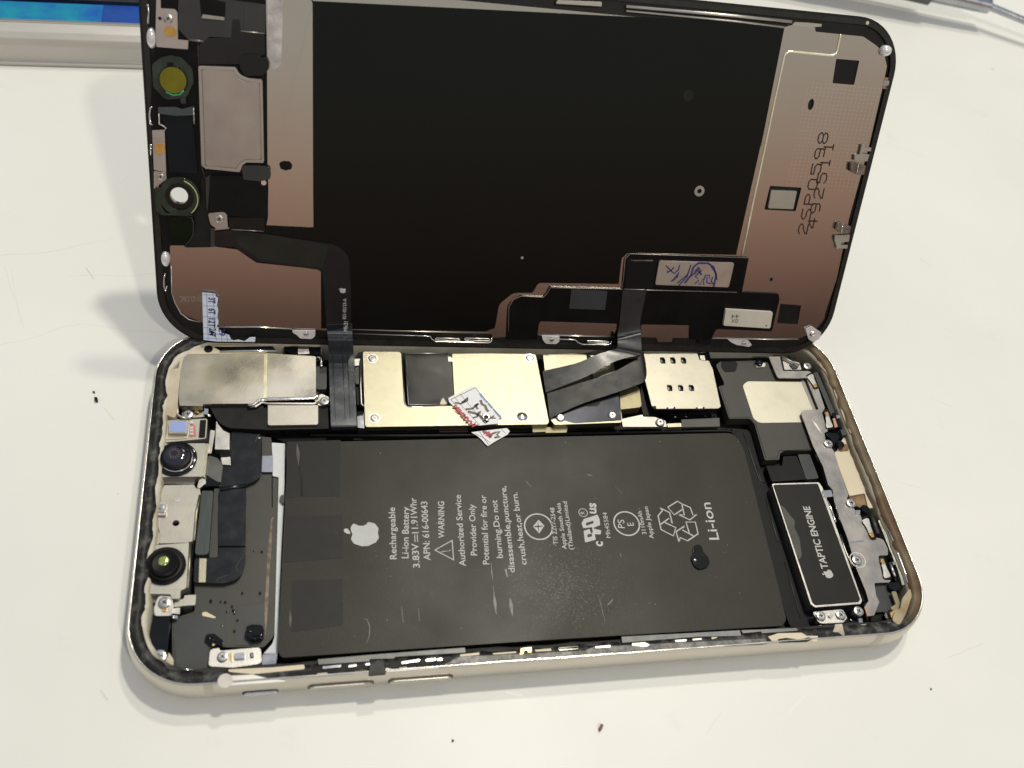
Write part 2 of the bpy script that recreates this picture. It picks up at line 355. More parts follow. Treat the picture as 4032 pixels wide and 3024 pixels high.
# ------------------------------------------------------------------ the bench top
def table_mat():
    m = mat('bench_laminate', (.785, .785, .745), 0, .42, .035, .8, .10, 30, rvar=.08, spec=.35)
    nt = m.node_tree; N = nt.nodes; L = nt.links; b = N['Principled BSDF']; tc = [n for n in N if n.type == 'TEX_COORD'][0]
    sx = N.new('ShaderNodeSeparateXYZ'); L.new(tc.outputs['Object'], sx.inputs[0])
    def mth(op, a, b_=None, c_=None):
        n = N.new('ShaderNodeMath'); n.operation = op
        for i, v in enumerate((a, b_, c_)):
            if v is None: continue
            if isinstance(v, (int, float)): n.inputs[i].default_value = v
            else: L.new(v, n.inputs[i])
        return n.outputs[0]
    wob = N.new('ShaderNodeTexNoise'); wob.inputs['Scale'].default_value = 9; L.new(tc.outputs['Object'], wob.inputs[0])
    wv = mth('MULTIPLY', mth('SUBTRACT', wob.outputs[0], .5), .025)
    X = mth('ADD', sx.outputs[0], wv); Y = mth('SUBTRACT', sx.outputs[1], wv)
    segs = [((0, 552), (110, 543), .09, .5), ((110, 543), (200, 528), .09, .4), ((200, 528), (250, 512), .08, .3), ((150, 598), (345, 590), .08, .35),
            ((0, 745), (180, 700), .08, .35), ((180, 700), (400, 725), .08, .3), ((10, 575), (48, 705), .08, .3), ((25, 580), (40, 700), .06, .3),
            ((190, 582), (204, 604), .12, .8), ((222, 878), (248, 908), .10, .5), ((219, 1493), (232, 1512), .14, .6), ((262, 395), (276, 380), .08, .4),
            ((1095, 1496), (1130, 1504), .12, -.5), ((2050, 1420), (2125, 1392), .1, .3), ((1940, 1040), (1990, 1055), .12, .25), ((2030, 900), (2040, 930), .08, .3),
            ((1990, 560), (2010, 575), .18, .35), ((1960, 325), (2000, 340), .2, .2), ((2010, 860), (2060, 880), .2, .2), ((1700, 1540), (1735, 1500), .08, -.3), ((1520, 1580), (1560, 1540), .08, .25)]
    acc = None
    for a, b_, w, s in segs:
        pa = Vector(BODY.px(a[0] * 4032 / 2212, a[1] * 4032 / 2212, 0)) * U; pb = Vector(BODY.px(b_[0] * 4032 / 2212, b_[1] * 4032 / 2212, 0)) * U
        u = pb - pa; ln = u.length; u /= ln; w *= U * 1.6
        dx = mth('SUBTRACT', X, pa.x); dy = mth('SUBTRACT', Y, pa.y)
        t = mth('MINIMUM', mth('MAXIMUM', mth('ADD', mth('MULTIPLY', dx, u.x), mth('MULTIPLY', dy, u.y)), 0), ln)
        ex = mth('SUBTRACT', dx, mth('MULTIPLY', t, u.x)); ey = mth('SUBTRACT', dy, mth('MULTIPLY', t, u.y))
        d = mth('SQRT', mth('ADD', mth('POWER', ex, 2), mth('POWER', ey, 2)))
        k = mth('MULTIPLY', mth('MAXIMUM', mth('SUBTRACT', 1, mth('DIVIDE', d, w)), 0), s * .55)
        acc = k if acc is None else mth('ADD', acc, k)
    # faint smears and grime
    sm = N.new('ShaderNodeTexNoise'); sm.inputs['Scale'].default_value = 5.5; sm.inputs['Detail'].default_value = 9; sm.inputs['Roughness'].default_value = .72; L.new(tc.outputs['Object'], sm.inputs[0])
    gr = N.new('ShaderNodeMapRange'); gr.inputs[1].default_value = .60; gr.inputs[2].default_value = .82; gr.inputs[4].default_value = .16; L.new(sm.outputs[0], gr.inputs[0])
    fl = N.new('ShaderNodeTexVoronoi'); fl.inputs['Scale'].default_value = 7.5; L.new(tc.outputs['Object'], fl.inputs[0])
    rn = N.new('ShaderNodeSeparateXYZ'); L.new(fl.outputs['Color'], rn.inputs[0])
    fk = mth('MULTIPLY', mth('MULTIPLY', mth('LESS_THAN', fl.outputs['Distance'], mth('MULTIPLY', rn.outputs[1], .05)), mth('GREATER_THAN', rn.outputs[0], .72)), .45)
    tot = mth('ADD', mth('ADD', acc, gr.outputs[0]), fk)
    mx = N.new('ShaderNodeMix'); mx.data_type = 'RGBA'; mx.clamp_factor = False; mx.inputs[7].default_value = (.33, .30, .26, 1)
    old = b.inputs['Base Color'].links[0].from_socket; L.new(old, mx.inputs[6]); L.new(tot, mx.inputs[0]); L.new(mx.outputs[2], b.inputs['Base Color'])
    return m
tb = link('table_surface', [(-900, -700, 0), (900, -700, 0), (900, 1100, 0), (-900, 1100, 0), (-900, -700, -20), (900, -700, -20), (900, 1100, -20), (-900, 1100, -20)],
          [(0, 1, 2, 3), (4, 5, 6, 7), (0, 1, 5, 4), (1, 2, 6, 5), (2, 3, 7, 6), (3, 0, 4, 7)], table_mat(), None)
tb['kind'] = 'structure'

# ------------------------------------------------------------------ PHONE BODY
PH = thing('phone_body', 'open pale-gold smartphone housing lying flat, circuit parts and black battery exposed', 'phone body')
HW, HH, RC = 75.45, 37.85, 12.3
def rrect(ins, z, n=12, hw=HW, hh=HH, rc=RC, jit=None):
    r_ = max(rc - ins, .5); out = []; w_, h_ = hw - ins, hh - ins
    for cx, cy, a0 in ((w_ - r_, h_ - r_, 0), (-(w_ - r_), h_ - r_, 90), (-(w_ - r_), -(h_ - r_), 180), (w_ - r_, -(h_ - r_), 270)):
        for i in range(n + 1):
            a = math.radians(a0 + 90 * i / n); out.append((cx + r_ * math.cos(a), cy + r_ * math.sin(a), z))
    # subdivide the straight runs
    res = []
    for i, p in enumerate(out):
        q = out[(i + 1) % len(out)]; res.append(p)
        ln = math.hypot(q[0] - p[0], q[1] - p[1])
        if i % (n + 1) == n:
            k = 90
            for j in range(1, k): t = j / k; res.append((p[0] + (q[0] - p[0]) * t, p[1] + (q[1] - p[1]) * t, z))
    return res
def sweep(name, prof, mt, parent, closed=False, smooth=True, noise=None):
    rows = []
    for k, (ins, z) in enumerate(prof):
        rg = rrect(ins, z)
        if noise and k in noise[0]:
            rg = [(x * (1 - noise[1](x, y) / 75), y * (1 - noise[1](x, y) / 37), z_) for x, y, z_ in rg]
        rows.append(rg)
    n = len(rows[0]); V = [p for r_ in rows for p in r_]; Fc = []
    R_ = len(rows) if closed else len(rows) - 1
    for k in range(R_):
        k2 = (k + 1) % len(rows)
        for i in range(n): j = (i + 1) % n; Fc.append((k * n + i, k * n + j, k2 * n + j, k2 * n + i))
    return link(name, V, Fc, mt, parent, smooth)
PROF = [(3.2, 0.25), (1.7, .32), (.95, .75), (.45, 1.5), (.14, 2.6), (0, 3.8), (.08, 5.0), (.22, 6.1), (.40, 7.0), (.62, 7.45)]
sweep('housing_band', PROF, MICA, PH)
sweep('polished_rim', [(.62, 7.45), (.72, 7.58), (.92, 7.60), (1.0, 7.45), (1.0, 6.8)], RIMB, PH)
prism2d('back_glass', PH, BODY, [[(x, y) for x, y, z in rrect(3.0, 0)]], .9, .65, mat('back_glass_inside', (.03, .03, .03), 0, .4), 0)
from mathutils import noise as mn
def jag(a, s, o=0): return lambda x, y: a * (mn.noise(Vector((x * s, y * s, o))) + .5 * mn.noise(Vector((x * s * 3, y * s * 3, o + 5))))
def grit_mat():
    m = mat('rim_gasket', (.010, .010, .010), 0, .5, .5, 60, 1, 130, col2=(.14, .135, .125), thr=(.48, .80), spec=.3)
    nt = m.node_tree; N = nt.nodes; L = nt.links; b = N['Principled BSDF']; tc = [n for n in N if n.type == 'TEX_COORD'][0]
    sx = N.new('ShaderNodeSeparateXYZ'); L.new(tc.outputs['Object'], sx.inputs[0])
    mr = N.new('ShaderNodeMapRange'); mr.inputs[1].default_value = .675; mr.inputs[2].default_value = .722; L.new(sx.outputs[0], mr.inputs[0])
    no = N.new('ShaderNodeTexNoise'); no.inputs['Scale'].default_value = 9; L.new(tc.outputs['Object'], no.inputs[0])
    rp = ramp(N, [(.35, (.05, .042, .028)), (.5, (.17, .13, .075)), (.62, (.10, .055, .026)), (.74, (.26, .21, .13))]); L.new(no.outputs[0], rp.inputs[0])
    mx = N.new('ShaderNodeMix'); mx.data_type = 'RGBA'; old = b.inputs['Base Color'].links[0].from_socket
    L.new(mr.outputs[0], mx.inputs[0]); L.new(old, mx.inputs[6]); L.new(rp.outputs[0], mx.inputs[7]); L.new(mx.outputs[2], b.inputs['Base Color'])
    return m
sweep('rim_gasket', [(1.0, 7.0), (1.02, 7.34), (1.9, 7.38), (2.9, 7.3), (3.05, 6.4)], grit_mat(), PH, noise=((3, 4), jag(.6, .35)))
def ledge_mat():
    m = mat('ledge_plastic', (.60, .58, .49), 0, .45, .15, 14, .3, 60, col2=(.42, .38, .29))
    nt = m.node_tree; N = nt.nodes; L = nt.links; b = N['Principled BSDF']; tc = [n for n in N if n.type == 'TEX_COORD'][0]
    sx = N.new('ShaderNodeSeparateXYZ'); L.new(tc.outputs['Object'], sx.inputs[0])
    old = b.inputs['Base Color'].links[0].from_socket
    for ax, a, b_, cl in ((0, .60, .66, (.20, .18, .13, 1)), (1, -.30, -.335, (.035, .034, .032, 1))):
        mr = N.new('ShaderNodeMapRange'); mr.inputs[1].default_value = a; mr.inputs[2].default_value = b_; L.new(sx.outputs[ax], mr.inputs[0])
        mx = N.new('ShaderNodeMix'); mx.data_type = 'RGBA'; mx.inputs[7].default_value = cl
        L.new(mr.outputs[0], mx.inputs[0]); L.new(old, mx.inputs[6]); old = mx.outputs[2]
    L.new(old, b.inputs['Base Color']); return m
sweep('inner_ledge', [(2.4, 6.7), (3.5, 6.75), (3.7, 6.4), (4.0, 3.0), (4.2, .9)], ledge_mat(), PH, noise=((1, 2), jag(.35, .28, 3)))
# the whole floor of the tray
prism2d('tray_floor', PH, BODY, [[(x, y) for x, y, z in rrect(3.6, 0)]], 1.6, .6, BLKM, 0)

def B(name, pts, top, th, mt, **k): return P(name, k.pop('parent', PH), BODY, pts, top, th, mt, **k)

# -- screw: built once, then copied
def screw_mesh():
    bm = bmesh.new(); n = 28
    prof = [(.98, 0), (1.0, .22), (.9, .42), (.62, .50), (.0, .52)]
    rings = []
    for rr, z in prof[:-1]: rings.append([bm.verts.new((rr * math.cos(2 * math.pi * i / n), rr * math.sin(2 * math.pi * i / n), z)) for i in range(n)])
    for a, b in zip(rings, rings[1:]):
        for i in range(n): bm.faces.new((a[i], a[(i + 1) % n], b[(i + 1) % n], b[i]))
    # cross recess: star of twelve points sunk in the head
    star = []
    for i in range(n):
        a = 2 * math.pi * i / n; q = abs(math.cos(2 * a)); rr = .16 + .36 * (q ** 5)
        star.append(bm.verts.new((rr * math.cos(a), rr * math.sin(a), .50)))
    deep = [bm.verts.new((v.co.x * .7, v.co.y * .7, .14)) for v in star]
    for i in range(n):
        j = (i + 1) % n; bm.faces.new((rings[-1][i], rings[-1][j], star[j], star[i])); bm.faces.new((star[i], star[j], deep[j], deep[i]))
    f_ = bm.faces.new(deep)
    bmesh.ops.recalc_face_normals(bm, faces=bm.faces)
    for f in bm.faces: f.smooth = False
    for v in bm.verts: v.co *= U
    me = bpy.data.meshes.new('screw'); bm.to_mesh(me); bm.free(); me.materials.append(SCREWM); me.materials.append(BLK)
    for p in me.polygons:
        ct = p.center
        if ct.z < .2 * U and math.hypot(ct.x, ct.y) < .5 * U: p.material_index = 1
    return me
SM = screw_mesh()
screw0 = None
def screw(parent, fr, k, x, y, n, r=1.0, tilt=(0, 0), rot=None, mt=None):
    global screw0
    q = c(k, (x, y))[0]; a, b = fr.px(q[0], q[1], n + .4); w = fr.w(a, b, n)
    if screw0 is None: o = bpy.data.objects.new('screw', SM); screw0 = o
    else: o = screw0.copy()
    COL.objects.link(o); o.parent = parent; o.location = w * U - loc_of(parent)
    M3 = Matrix((fr.ax, fr.ay, fr.an)).transposed()
    e = M3 @ Matrix.Rotation(random.uniform(0, 1.5) if rot is None else rot, 3, 'Z') @ Matrix.Rotation(tilt[0], 3, 'X') @ Matrix.Rotation(tilt[1], 3, 'Y')
    o.rotation_euler = e.to_euler(); o.scale = (r, r, max(r, .7))
    return o

# ---- left end: rear camera area
B('side_ledge', c('G', (590, 265), (720, 212), (1330, 215), (1330, 310), (610, 320), (575, 470), (555, 690), (550, 800), (530, 880), (430, 835), (408, 760), (415, 700), (440, 600), (425, 545), (480, 455), (560, 440)), 6.6, 2, CREAM, r=.5, bev=.25)
B('ledge_slot', c('G', (860, 255), (1380, 250), (1410, 290), (930, 292)), 6.66, .3, BLKG)
tube('antenna_wire', PH, path(BODY, 'G', [(920, 293), (1200, 290), (1470, 292)], 6.8), .22, CHROME)
disc('rubber_pad', PH, BODY, 'G', 820, 272, .85, 6.8, .5, BLKG)
B('connector_block', c('G', (1480, 235), (1800, 240), (1800, 320), (1590, 325), (1480, 290)), 6.0, 2, BLKG, r=.3)
B('bent_tab', c('G', (1600, 245), (1690, 255), (1700, 315), (1600, 320)), 6.2, .4, SILVD)
tl = B('speaker_cover', c('G', (600, 312, .8), (1320, 312), (1755, 338, .4), (1757, 650), (1768, 700, .3), (1330, 708), (1262, 720), (1200, 765), (1158, 750), (775, 752), (770, 770), (570, 768, .3), (560, 700), (575, 460)), 6.5, 1.5, COVERM, bev=.22, seg=3)
B('cover_crease', c('G', (1305, 318), (1335, 318), (1322, 704), (1296, 704)), 6.58, .2, mat('bright_crease', (.95, .86, .58), 1, .3), r=.05, bev=.05, parent=tl)
tube('cover_lip', tl, path(BODY, 'G', [(1165, 765), (1215, 762), (1262, 722), (1330, 712), (1740, 704), (1768, 690), (1775, 655)], 6.4), .32, CHROME)
tube('cover_lip', tl, path(BODY, 'G', [(1180, 778), (1235, 775), (1285, 740), (1340, 752), (1740, 752), (1790, 735)], 6.0), .28, SILV)
B('mounting_ear', c('G', (1740, 720), (1800, 660), (1880, 700), (1870, 760), (1780, 768)), 5.9, .5, SILV, r=.6)
tube('wire_loop', PH, path(BODY, 'G', [(1760, 345), (1790, 350), (1805, 380), (1803, 430)], 6.2), .3, CHROME)
screw(PH, BODY, 'G', 1830, 725, 5.95, 1.0)
B('mounting_tab', c('G', (1338, 752), (1775, 765), (1775, 925, .7), (1765, 932, .6), (1350, 938, .7), (1338, 930, .6)), 5.9, .5, PALE, bev=.12)
tube('wire_bracket', PH, path(BODY, 'G', [(560, 765), (550, 800), (552, 850), (590, 872), (640, 880)], 6.0), .28, SILV)
B('spring_bracket', c('G', (590, 795), (720, 795), (810, 830), (850, 860), (700, 872), (590, 865)), 4.6, .5, SILVD)
B('gold_contact', c('G', (695, 785), (725, 800), (740, 830), (700, 825)), 5.2, .4, BRASS)
B('steel_block', c('G', (785, 790), (820, 795), (815, 845), (780, 842)), 5.6, 1, CHROME)
screw(PH, BODY, 'G', 640, 840, 5.9, 1.0)
B('antenna_flex', c('G', (825, 772), (1300, 765), (1310, 975), (1100, 968), (1010, 965, 1), (930, 930, 2), (885, 880, 2)), 5.5, .3, BLKM, r=.3)
B('antenna_flex', c('G', (1300, 785), (1860, 780), (1870, 968), (1300, 978)), 5.3, .5, BLKM)
B('foam_pad', c('G', (1758, 425), (1850, 425), (1850, 625), (1758, 625)), 5.8, 1.5, DARK, r=.5, bev=.3)
# flash / sensor module
fm = B('flash_module', c('G', (440, 890), (812, 880, .5), (800, 1055), (420, 1090), (425, 1000)), 5.6, 1.2, PALE, r=.5, bev=.15)
B('module_step', c('G', (445, 1010), (640, 1010), (640, 1050), (560, 1058), (440, 1060)), 5.75, .3, CREAM, parent=fm)
B('sensor_die_carrier', c('G', (480, 893), (645, 895), (632, 1010), (472, 1005)), 6.6, 1.2, PALE, bev=.1, parent=fm)
B('sensor_die', c('G', (490, 900), (632, 902), (622, 1000), (482, 996)), 6.68, .2, LAV, bev=.03, parent=fm, r=.25)
for i in range(7):
    for (xa, ya) in ((492 + i * 20, 892), (482 + i * 20, 1004)):
        B('gold_pad', c('G', (xa, ya), (xa + 10, ya), (xa + 10, ya + 8), (xa, ya + 8)), 6.7, .1, BRASS, bev=0, r=0, parent=fm)
B('coloured_pad', c('G', (655, 935), (705, 935), (712, 1035), (655, 1040)), 5.68, .2, PINK, parent=fm)
for yy in (905, 950, 975, 1003):
    B('chip_component', c('G', (660, yy), (690, yy), (688, yy + 18), (658, yy + 18)), 5.95, .4, WHITE, bev=.03, r=.05, parent=fm)
B('black_window', c('G', (747, 893), (800, 890), (790, 1043), (735, 1045)), 5.75, .3, BLK, parent=fm)
# camera, upper
cam1 = B('camera_module', c('G', (388, 1100), (800, 1094), (772, 1385), (350, 1390)), 6.1, 2.4, PALE, r=.4, bev=.18)
B('module_edge', c('G', (800, 1096), (822, 1100), (790, 1395), (772, 1385)), 5.9, .8, GOLD, parent=cam1, r=.1)
lathe('lens_ring', cam1, BODY, 'G', 541, 1225, 6.1, [(3.75, 0), (3.75, .35), (3.35, .5), (2.9, .5)], BLKG)
lathe('lens_barrel', cam1, BODY, 'G', 537, 1205, 6.1, [(2.9, 0), (2.85, 1.3), (2.6, 1.5), (2.3, 1.55)], BLK)
lathe('lens_collar', cam1, BODY, 'G', 545, 1222, 6.1, [(2.95, .2), (3.0, .75), (2.88, .85)], CHROME)
lathe('lens_glass', cam1, BODY, 'G', 532, 1187, 7.65, [(2.2, 0), (1.9, .18), (1.2, .3), (.5, .36), (.05, .37)], LENS)
q = c('G', (522, 1182))[0]; lx, ly = BODY.px(q[0], q[1], 8.06)
for i in range(14):
    a = i * math.pi / 7; stroke2('iris_blade', cam1, BODY, [Vector((lx + .62 * math.cos(a), ly + .62 * math.sin(a))), Vector((lx + 1.25 * math.cos(a + .15), ly + 1.25 * math.sin(a + .15)))], 8.04, .16, mat('iris_grey', (.13, .09, .10), .4, .3) if i == 0 else bpy.data.materials['iris_grey'])
for x, y in ((415, 1335), (695, 1335), (705, 1110), (430, 1110)): disc('rivet', cam1, BODY, 'G', x, y, .25, 6.16, .1, SILVD, bev=.03)
B('camera_shelf', c('G', (352, 1395), (700, 1395), (700, 1450), (425, 1445), (355, 1420)), 4.6, 1, mat('taupe_plate', (.30, .27, .24), .5, .5), r=.2)
# mid plate
mp = B('logic_plate', c('G', (435, 1462), (690, 1455), (715, 1490), (745, 1490)) + c('H', (752, 0), (715, 170), (690, 395), (640, 412), (392, 420), (397, 330), (375, 240), (390, 20)), 5.4, 1.2, PALE, r=.3, bev=.12, holes=[('o', 'H', 537, 243, .62)])
disc('dimple', mp, BODY, 'H', 555, 40, .55, 5.46, .1, SILV)
tube('plate_lip', mp, path(BODY, 'H', [(748, 0), (716, 150), (694, 395)], 5.3), .3, GOLD)
B('plate_arm', c('G', (740, 1410), (790, 1395), (800, 1440), (740, 1490), (720, 1480)), 5.5, .6, SILV, r=.6)
cb = B('coax_socket', c('H', (330, 70), (410, 55), (455, 60), (450, 175), (330, 170)), 6.0, 1.6, SILVD, r=.3)
disc('socket_pin', cb, BODY, 'H', 405, 95, .45, 6.4, .5, CHROME)
B('socket_bar', c('H', (340, 120), (445, 125), (440, 145), (335, 142)), 6.3, .4, CHROME, parent=cb)
B('black_block', c('H', (295, 215), (362, 220), (360, 282), (292, 278)), 5.6, 1, BLKG)
B('black_block', c('G', (318, 1520), (385, 1515), (380, 1560), (330, 1575)), 5.6, 1, BLKG)
B('plastic_rib', c('H', (280, 60), (330, 60), (325, 180), (370, 190), (362, 290), (395, 330), (390, 430), (280, 430), (270, 300)), 5.2, 1, CREAM, r=.3)
# camera, lower
cam2 = B('camera_module', c('H', (278, 440), (660, 412), (642, 790), (610, 818), (578, 828), (572, 900), (500, 902), (488, 862), (330, 858), (230, 850)), 6.1, 2.2, PALE, r=.3, bev=.15)
tube('module_lip', cam2, path(BODY, 'H', [(662, 415), (654, 600), (640, 810)], 6.1), .26, GOLD)
lathe('lens_base', cam2, BODY, 'H', 440, 605, 6.1, [(3.55, 0), (3.5, .55), (3.3, .7), (2.95, .7)], BLK)
lathe('lens_barrel', cam2, BODY, 'H', 437, 590, 6.7, [(2.95, 0), (2.9, .5), (2.6, .6), (2.45, .6), (2.35, 1.2), (2.0, 1.4), (1.0, 1.15)], BLK)
lathe('lens_glass', cam2, BODY, 'H', 428, 563, 7.84, [(.98, 0), (.8, .12), (.4, .18), (.05, .2)], SPARK)
B('barrel_notch', c('H', (425, 455), (488, 450), (490, 478), (425, 485)), 6.9, .7, BLK, parent=cam2)
B('barrel_notch', c('H', (396, 720), (460, 716), (458, 755), (394, 758)), 6.7, .5, BLK, parent=cam2)
for x, y in ((300, 740), (560, 725), (585, 465), (330, 460)): disc('rivet', cam2, BODY, 'H', x, y, .25, 6.16, .1, SILVD, bev=.03)
B('camera_foot', c('H', (232, 860), (485, 868), (480, 900), (380, 905), (360, 940), (235, 910)), 4.6, 1, mat('brown_plate', (.22, .19, .16), .4, .5), r=.2)  # brown plate at the foot of the lower camera
b1 = B('corner_bracket', c('H', (385, 872), (500, 880, .8), (518, 960), (502, 1050), (350, 1052), (345, 980)), 5.8, .45, SILV, r=.7)
screw(PH, BODY, 'H', 435, 932, 5.8, 1.05)
B('gold_contact', c('H', (415, 985), (455, 980), (458, 1015), (418, 1015)), 5.95, .2, BRASS, parent=b1)
B('spring_arm', c('H', (525, 930), (605, 900), (612, 872), (712, 866), (706, 955), (610, 962), (520, 975)), 5.2, .4, PALE, r=.1)
B('spring_arm', c('H', (510, 985), (572, 978), (570, 1035), (510, 1030)), 5.0, .5, SILV, r=.15)
B('spring_foot', c('H', (505, 1045), (555, 1048), (545, 1075), (500, 1072)), 4.8, .8, CHROME, r=.1)
B('rubber_block', c('H', (345, 1065), (485, 1058), (462, 1390), (310, 1390), (322, 1270), (300, 1230), (325, 1110)), 5.6, 2.5, BLKG, r=.4, bev=.25)
B('plastic_rib', c('H', (215, 940), (305, 945), (300, 1090), (290, 1290), (190, 1290), (180, 1190)), 4.9, 1.5, CREAM, r=.4, bev=.2)
B('plastic_pocket', c('H', (305, 1390), (475, 1365), (515, 1430), (515, 1540), (440, 1600), (330, 1520)), 4.4, 1.5, CREAM, r=.8, bev=.2)
screw(PH, BODY, 'H', 390, 1405, 5.2, 1.25)
# black bars between cameras and ribbon
B('vertical_bar', c('H', (762, -40), (862, -40), (822, 515, .8), (700, 520, .8)), 5.2, 1.5, mat('slate_green_bar', (.05, .06, .058), .2, .35, stretch=(6, 1, 1)), r=.4, bev=.3)
B('vertical_bar', c('H', (870, -60), (915, -60), (900, 540), (826, 545)), 4.6, 1.2, DARK2, r=.3, bev=.2)
# floor board of the left cavity
bd = B('board_cover', c('G', (1285, 1030), (1370, 1060), (1378, 1380), (1432, 1385)) + c('H', (1430, 0), (1415, 500), (1393, 1230, 2.5), (1300, 1325, 1), (960, 1325), (830, 1330), (815, 1525), (540, 1530, .8), (505, 1400), (500, 1080), (700, 1010), (700, 540), (920, 440)) + c('G', (920, 1200), (1010, 1000)), 3.6, 1.2, DARK2, r=.4, bev=.12)
stroke('worn_edge', bd, BODY, px2(c('H', (1385, 190), (1372, 210), (1352, 480), (1338, 700), (1325, 950), (1315, 1220))), 3.66, [.2, .25, .7, .5, .6, .2], mat('worn_brown_edge', (.19, .15, .10), 0, .6, .5, 60))
tube('board_groove', bd, path(BODY, 'G', [(1375, 1380), (1376, 1655)], 3.55), .12, BLK)
B('board_recess', c('H', (1075, 965), (1310, 945), (1300, 1300), (1050, 1310), (1055, 1100)), 3.68, .1, DARK, parent=bd)
B('corner_film', c('H', (510, 1090, 1), (760, 1030), (880, 1010, 2), (960, 1080, 2.5), (975, 1240, 1), (960, 1320), (830, 1330), (815, 1515), (540, 1525, .8)), 3.85, .3, DARK, bev=.12, r=.3)
B('bright_crescent', c('H', (765, 1018), (800, 1015), (885, 1060), (875, 1072), (765, 1050)), 3.95, .1, CREAMB, r=.3)
ch = B('coated_chip', c('H', (1150, 1140), (1200, 1125), (1290, 1130), (1305, 1180), (1300, 1245), (1200, 1265), (1140, 1215)), 4.8, 1.1, BLKG, r=.6, bev=.4, seg=3)
for p in ([(1200, 1140), (1285, 1135), (1280, 1220), (1205, 1222)], [(1155, 1150), (1185, 1145), (1185, 1185), (1158, 1185)], [(1185, 1232), (1225, 1232), (1225, 1252), (1185, 1252)], [(1240, 1230), (1280, 1228), (1280, 1246), (1240, 1248)]):
    B('chip_lump', c('H', *p), 5.1, .5, BLKG, parent=ch, r=.3, bev=.2)
ch = B('coated_chip', c('H', (800, 1210), (870, 1205), (950, 1265), (945, 1310), (830, 1300), (785, 1260)), 4.5, .8, BLKG, r=.5, bev=.3)
for x, y in ((820, 1230), (855, 1228), (845, 1255), (885, 1265), (905, 1290), (930, 1275), (870, 1285)):
    B('chip_component', c('H', (x - 12, y - 9), (x + 12, y - 9), (x + 12, y + 9), (x - 12, y + 9)), 4.85, .4, BLKG, parent=ch, r=.1, bev=.06)
disc('gold_dot', ch, BODY, 'H', 863, 1302, .2, 4.9, .5, BRASS)
bb = B('bottom_bracket', c('H', (835, 1342, .6), (915, 1330), (920, 1355), (1275, 1324, .8), (1285, 1465, .8), (1100, 1492), (1030, 1500), (820, 1490, .6)), 5.6, .4, SILV, r=.3)
screw(PH, BODY, 'H', 942, 1403, 5.6, .92)
B('gold_contact', c('H', (1000, 1375), (1022, 1372), (1026, 1440), (1040, 1450), (1020, 1455), (1004, 1430)), 5.72, .2, BRASS, parent=bb)
B('bracket_spring', c('H', (1045, 1375), (1130, 1368), (1140, 1420), (1050, 1425)), 6.1, .6, CHROME, parent=bb)
B('bracket_slot', c('H', (1180, 1372), (1212, 1370), (1215, 1415), (1184, 1418)), 5.72, .2, BLK, parent=bb)
B('bracket_spring', c('H', (1192, 1378), (1205, 1377), (1206, 1408), (1194, 1409)), 5.9, .2, CHROME, parent=bb)
B('tape_end', c('H', (1290, 1388), (1420, 1378), (1405, 1490), (1285, 1490)), 4.9, .5, TAPE, r=.2)
tube('bright_slot', PH, path(BODY, 'H', [(560, 1528), (690, 1518)], 4.4), .3, CHROME)
# camera ribbon
rb = B('camera_ribbon', c('G', (1020, 985), (1282, 1025), (1280, 1370, 2.5), (1235, 1420, 2.5), (1150, 1455)) + c('H', (1150, 0), (1142, 600, 4), (1090, 725, 4), (960, 768, 3), (690, 760), (700, 548), (905, 545), (905, 0)) + c('G', (925, 1420), (930, 1290), (1015, 1280)), 4.6, .25, FLEX, r=.6, bev=.1)
B('ribbon_step', c('H', (905, 120), (1145, 120), (1145, 440), (905, 440)), 5.0, .4, FLEX, parent=rb, bev=.2)
B('ribbon_window', c('H', (742, 550), (803, 550), (795, 758), (735, 758)), 4.68, .1, GOLD, parent=rb, r=.05)
for k in (((895, 750), (900, 725), (960, 705), (990, 695)), ((1075, 665), (1060, 630), (1085, 580), (1120, 535)), ((1110, 460), (1110, 350), (1135, 335))):
    stroke('embossed_trace', rb, BODY, px2(c('H', *k)), 4.66, .1, DARK2)
stroke('embossed_trace', rb, BODY, px2(c('G', (1230, 1080), (1245, 1040), (1262, 1015))), 4.66, .15, DARK2)
tube('ribbon_gloss_fold', rb, path(BODY, 'G', [(925, 1500), (1020, 1480), (1150, 1470)], 4.6), .45, FLEX)
disc('ribbon_dot', rb, BODY, 'G', 1263, 1048, .22, 4.9, .3, CHROME)
B('steel_connector', c('G', (888, 895), (905, 930), (950, 985), (1005, 1010), (1002, 1150), (876, 1148)), 5.8, 2.2, SILV, r=.15, bev=.1)
B('coax_strip', c('G', (838, 980), (880, 985), (845, 1185), (815, 1180)), 4.9, .7, SILVD, r=.1)
B('twisted_flex', c('G', (822, 1200), (900, 1225), (945, 1290), (925, 1440), (860, 1410), (790, 1360)), 4.9, .3, mat('smoky_flex', (.10, .10, .095), .3, .35, .3, 12), r=.3)
B('twisted_flex', c('G', (930, 1220), (1010, 1215), (1015, 1285), (940, 1280)), 4.95, .3, SILV, r=.1)
B('black_wedge', c('G', (790, 1365), (915, 1440), (915, 1468), (800, 1470), (740, 1480), (800, 1430)), 5.1, .6, BLKG, r=.2)
B('clear_tape', c('G', (1288, 1205), (1382, 1203), (1382, 1345), (1284, 1345)), 4.2, .15, TAPE, r=.05)
B('ribbon_end', c('G', (1285, 1040), (1365, 1045), (1378, 1200), (1288, 1205)), 4.1, .3, DARK2, r=.1)
B('adhesive_strip', c('G', (1372, 1090), (1487, 1098), (1480, 1560)) + c('H', (1478, 60), (1455, 500), (1435, 1000), (1425, 1378), (1298, 1382), (1380, 1290, 2), (1395, 1230), (1420, 300), (1428, 0)) + c('G', (1432, 1390), (1380, 1380)), 4.0, .3, WHITE, r=.1, bev=.05)
B('black_tab', c('G', (1435, 1590), (1450, 1545, 1), (1495, 1545), (1495, 1620), (1465, 1620, 1)), 4.6, .5, DARK, r=.8)

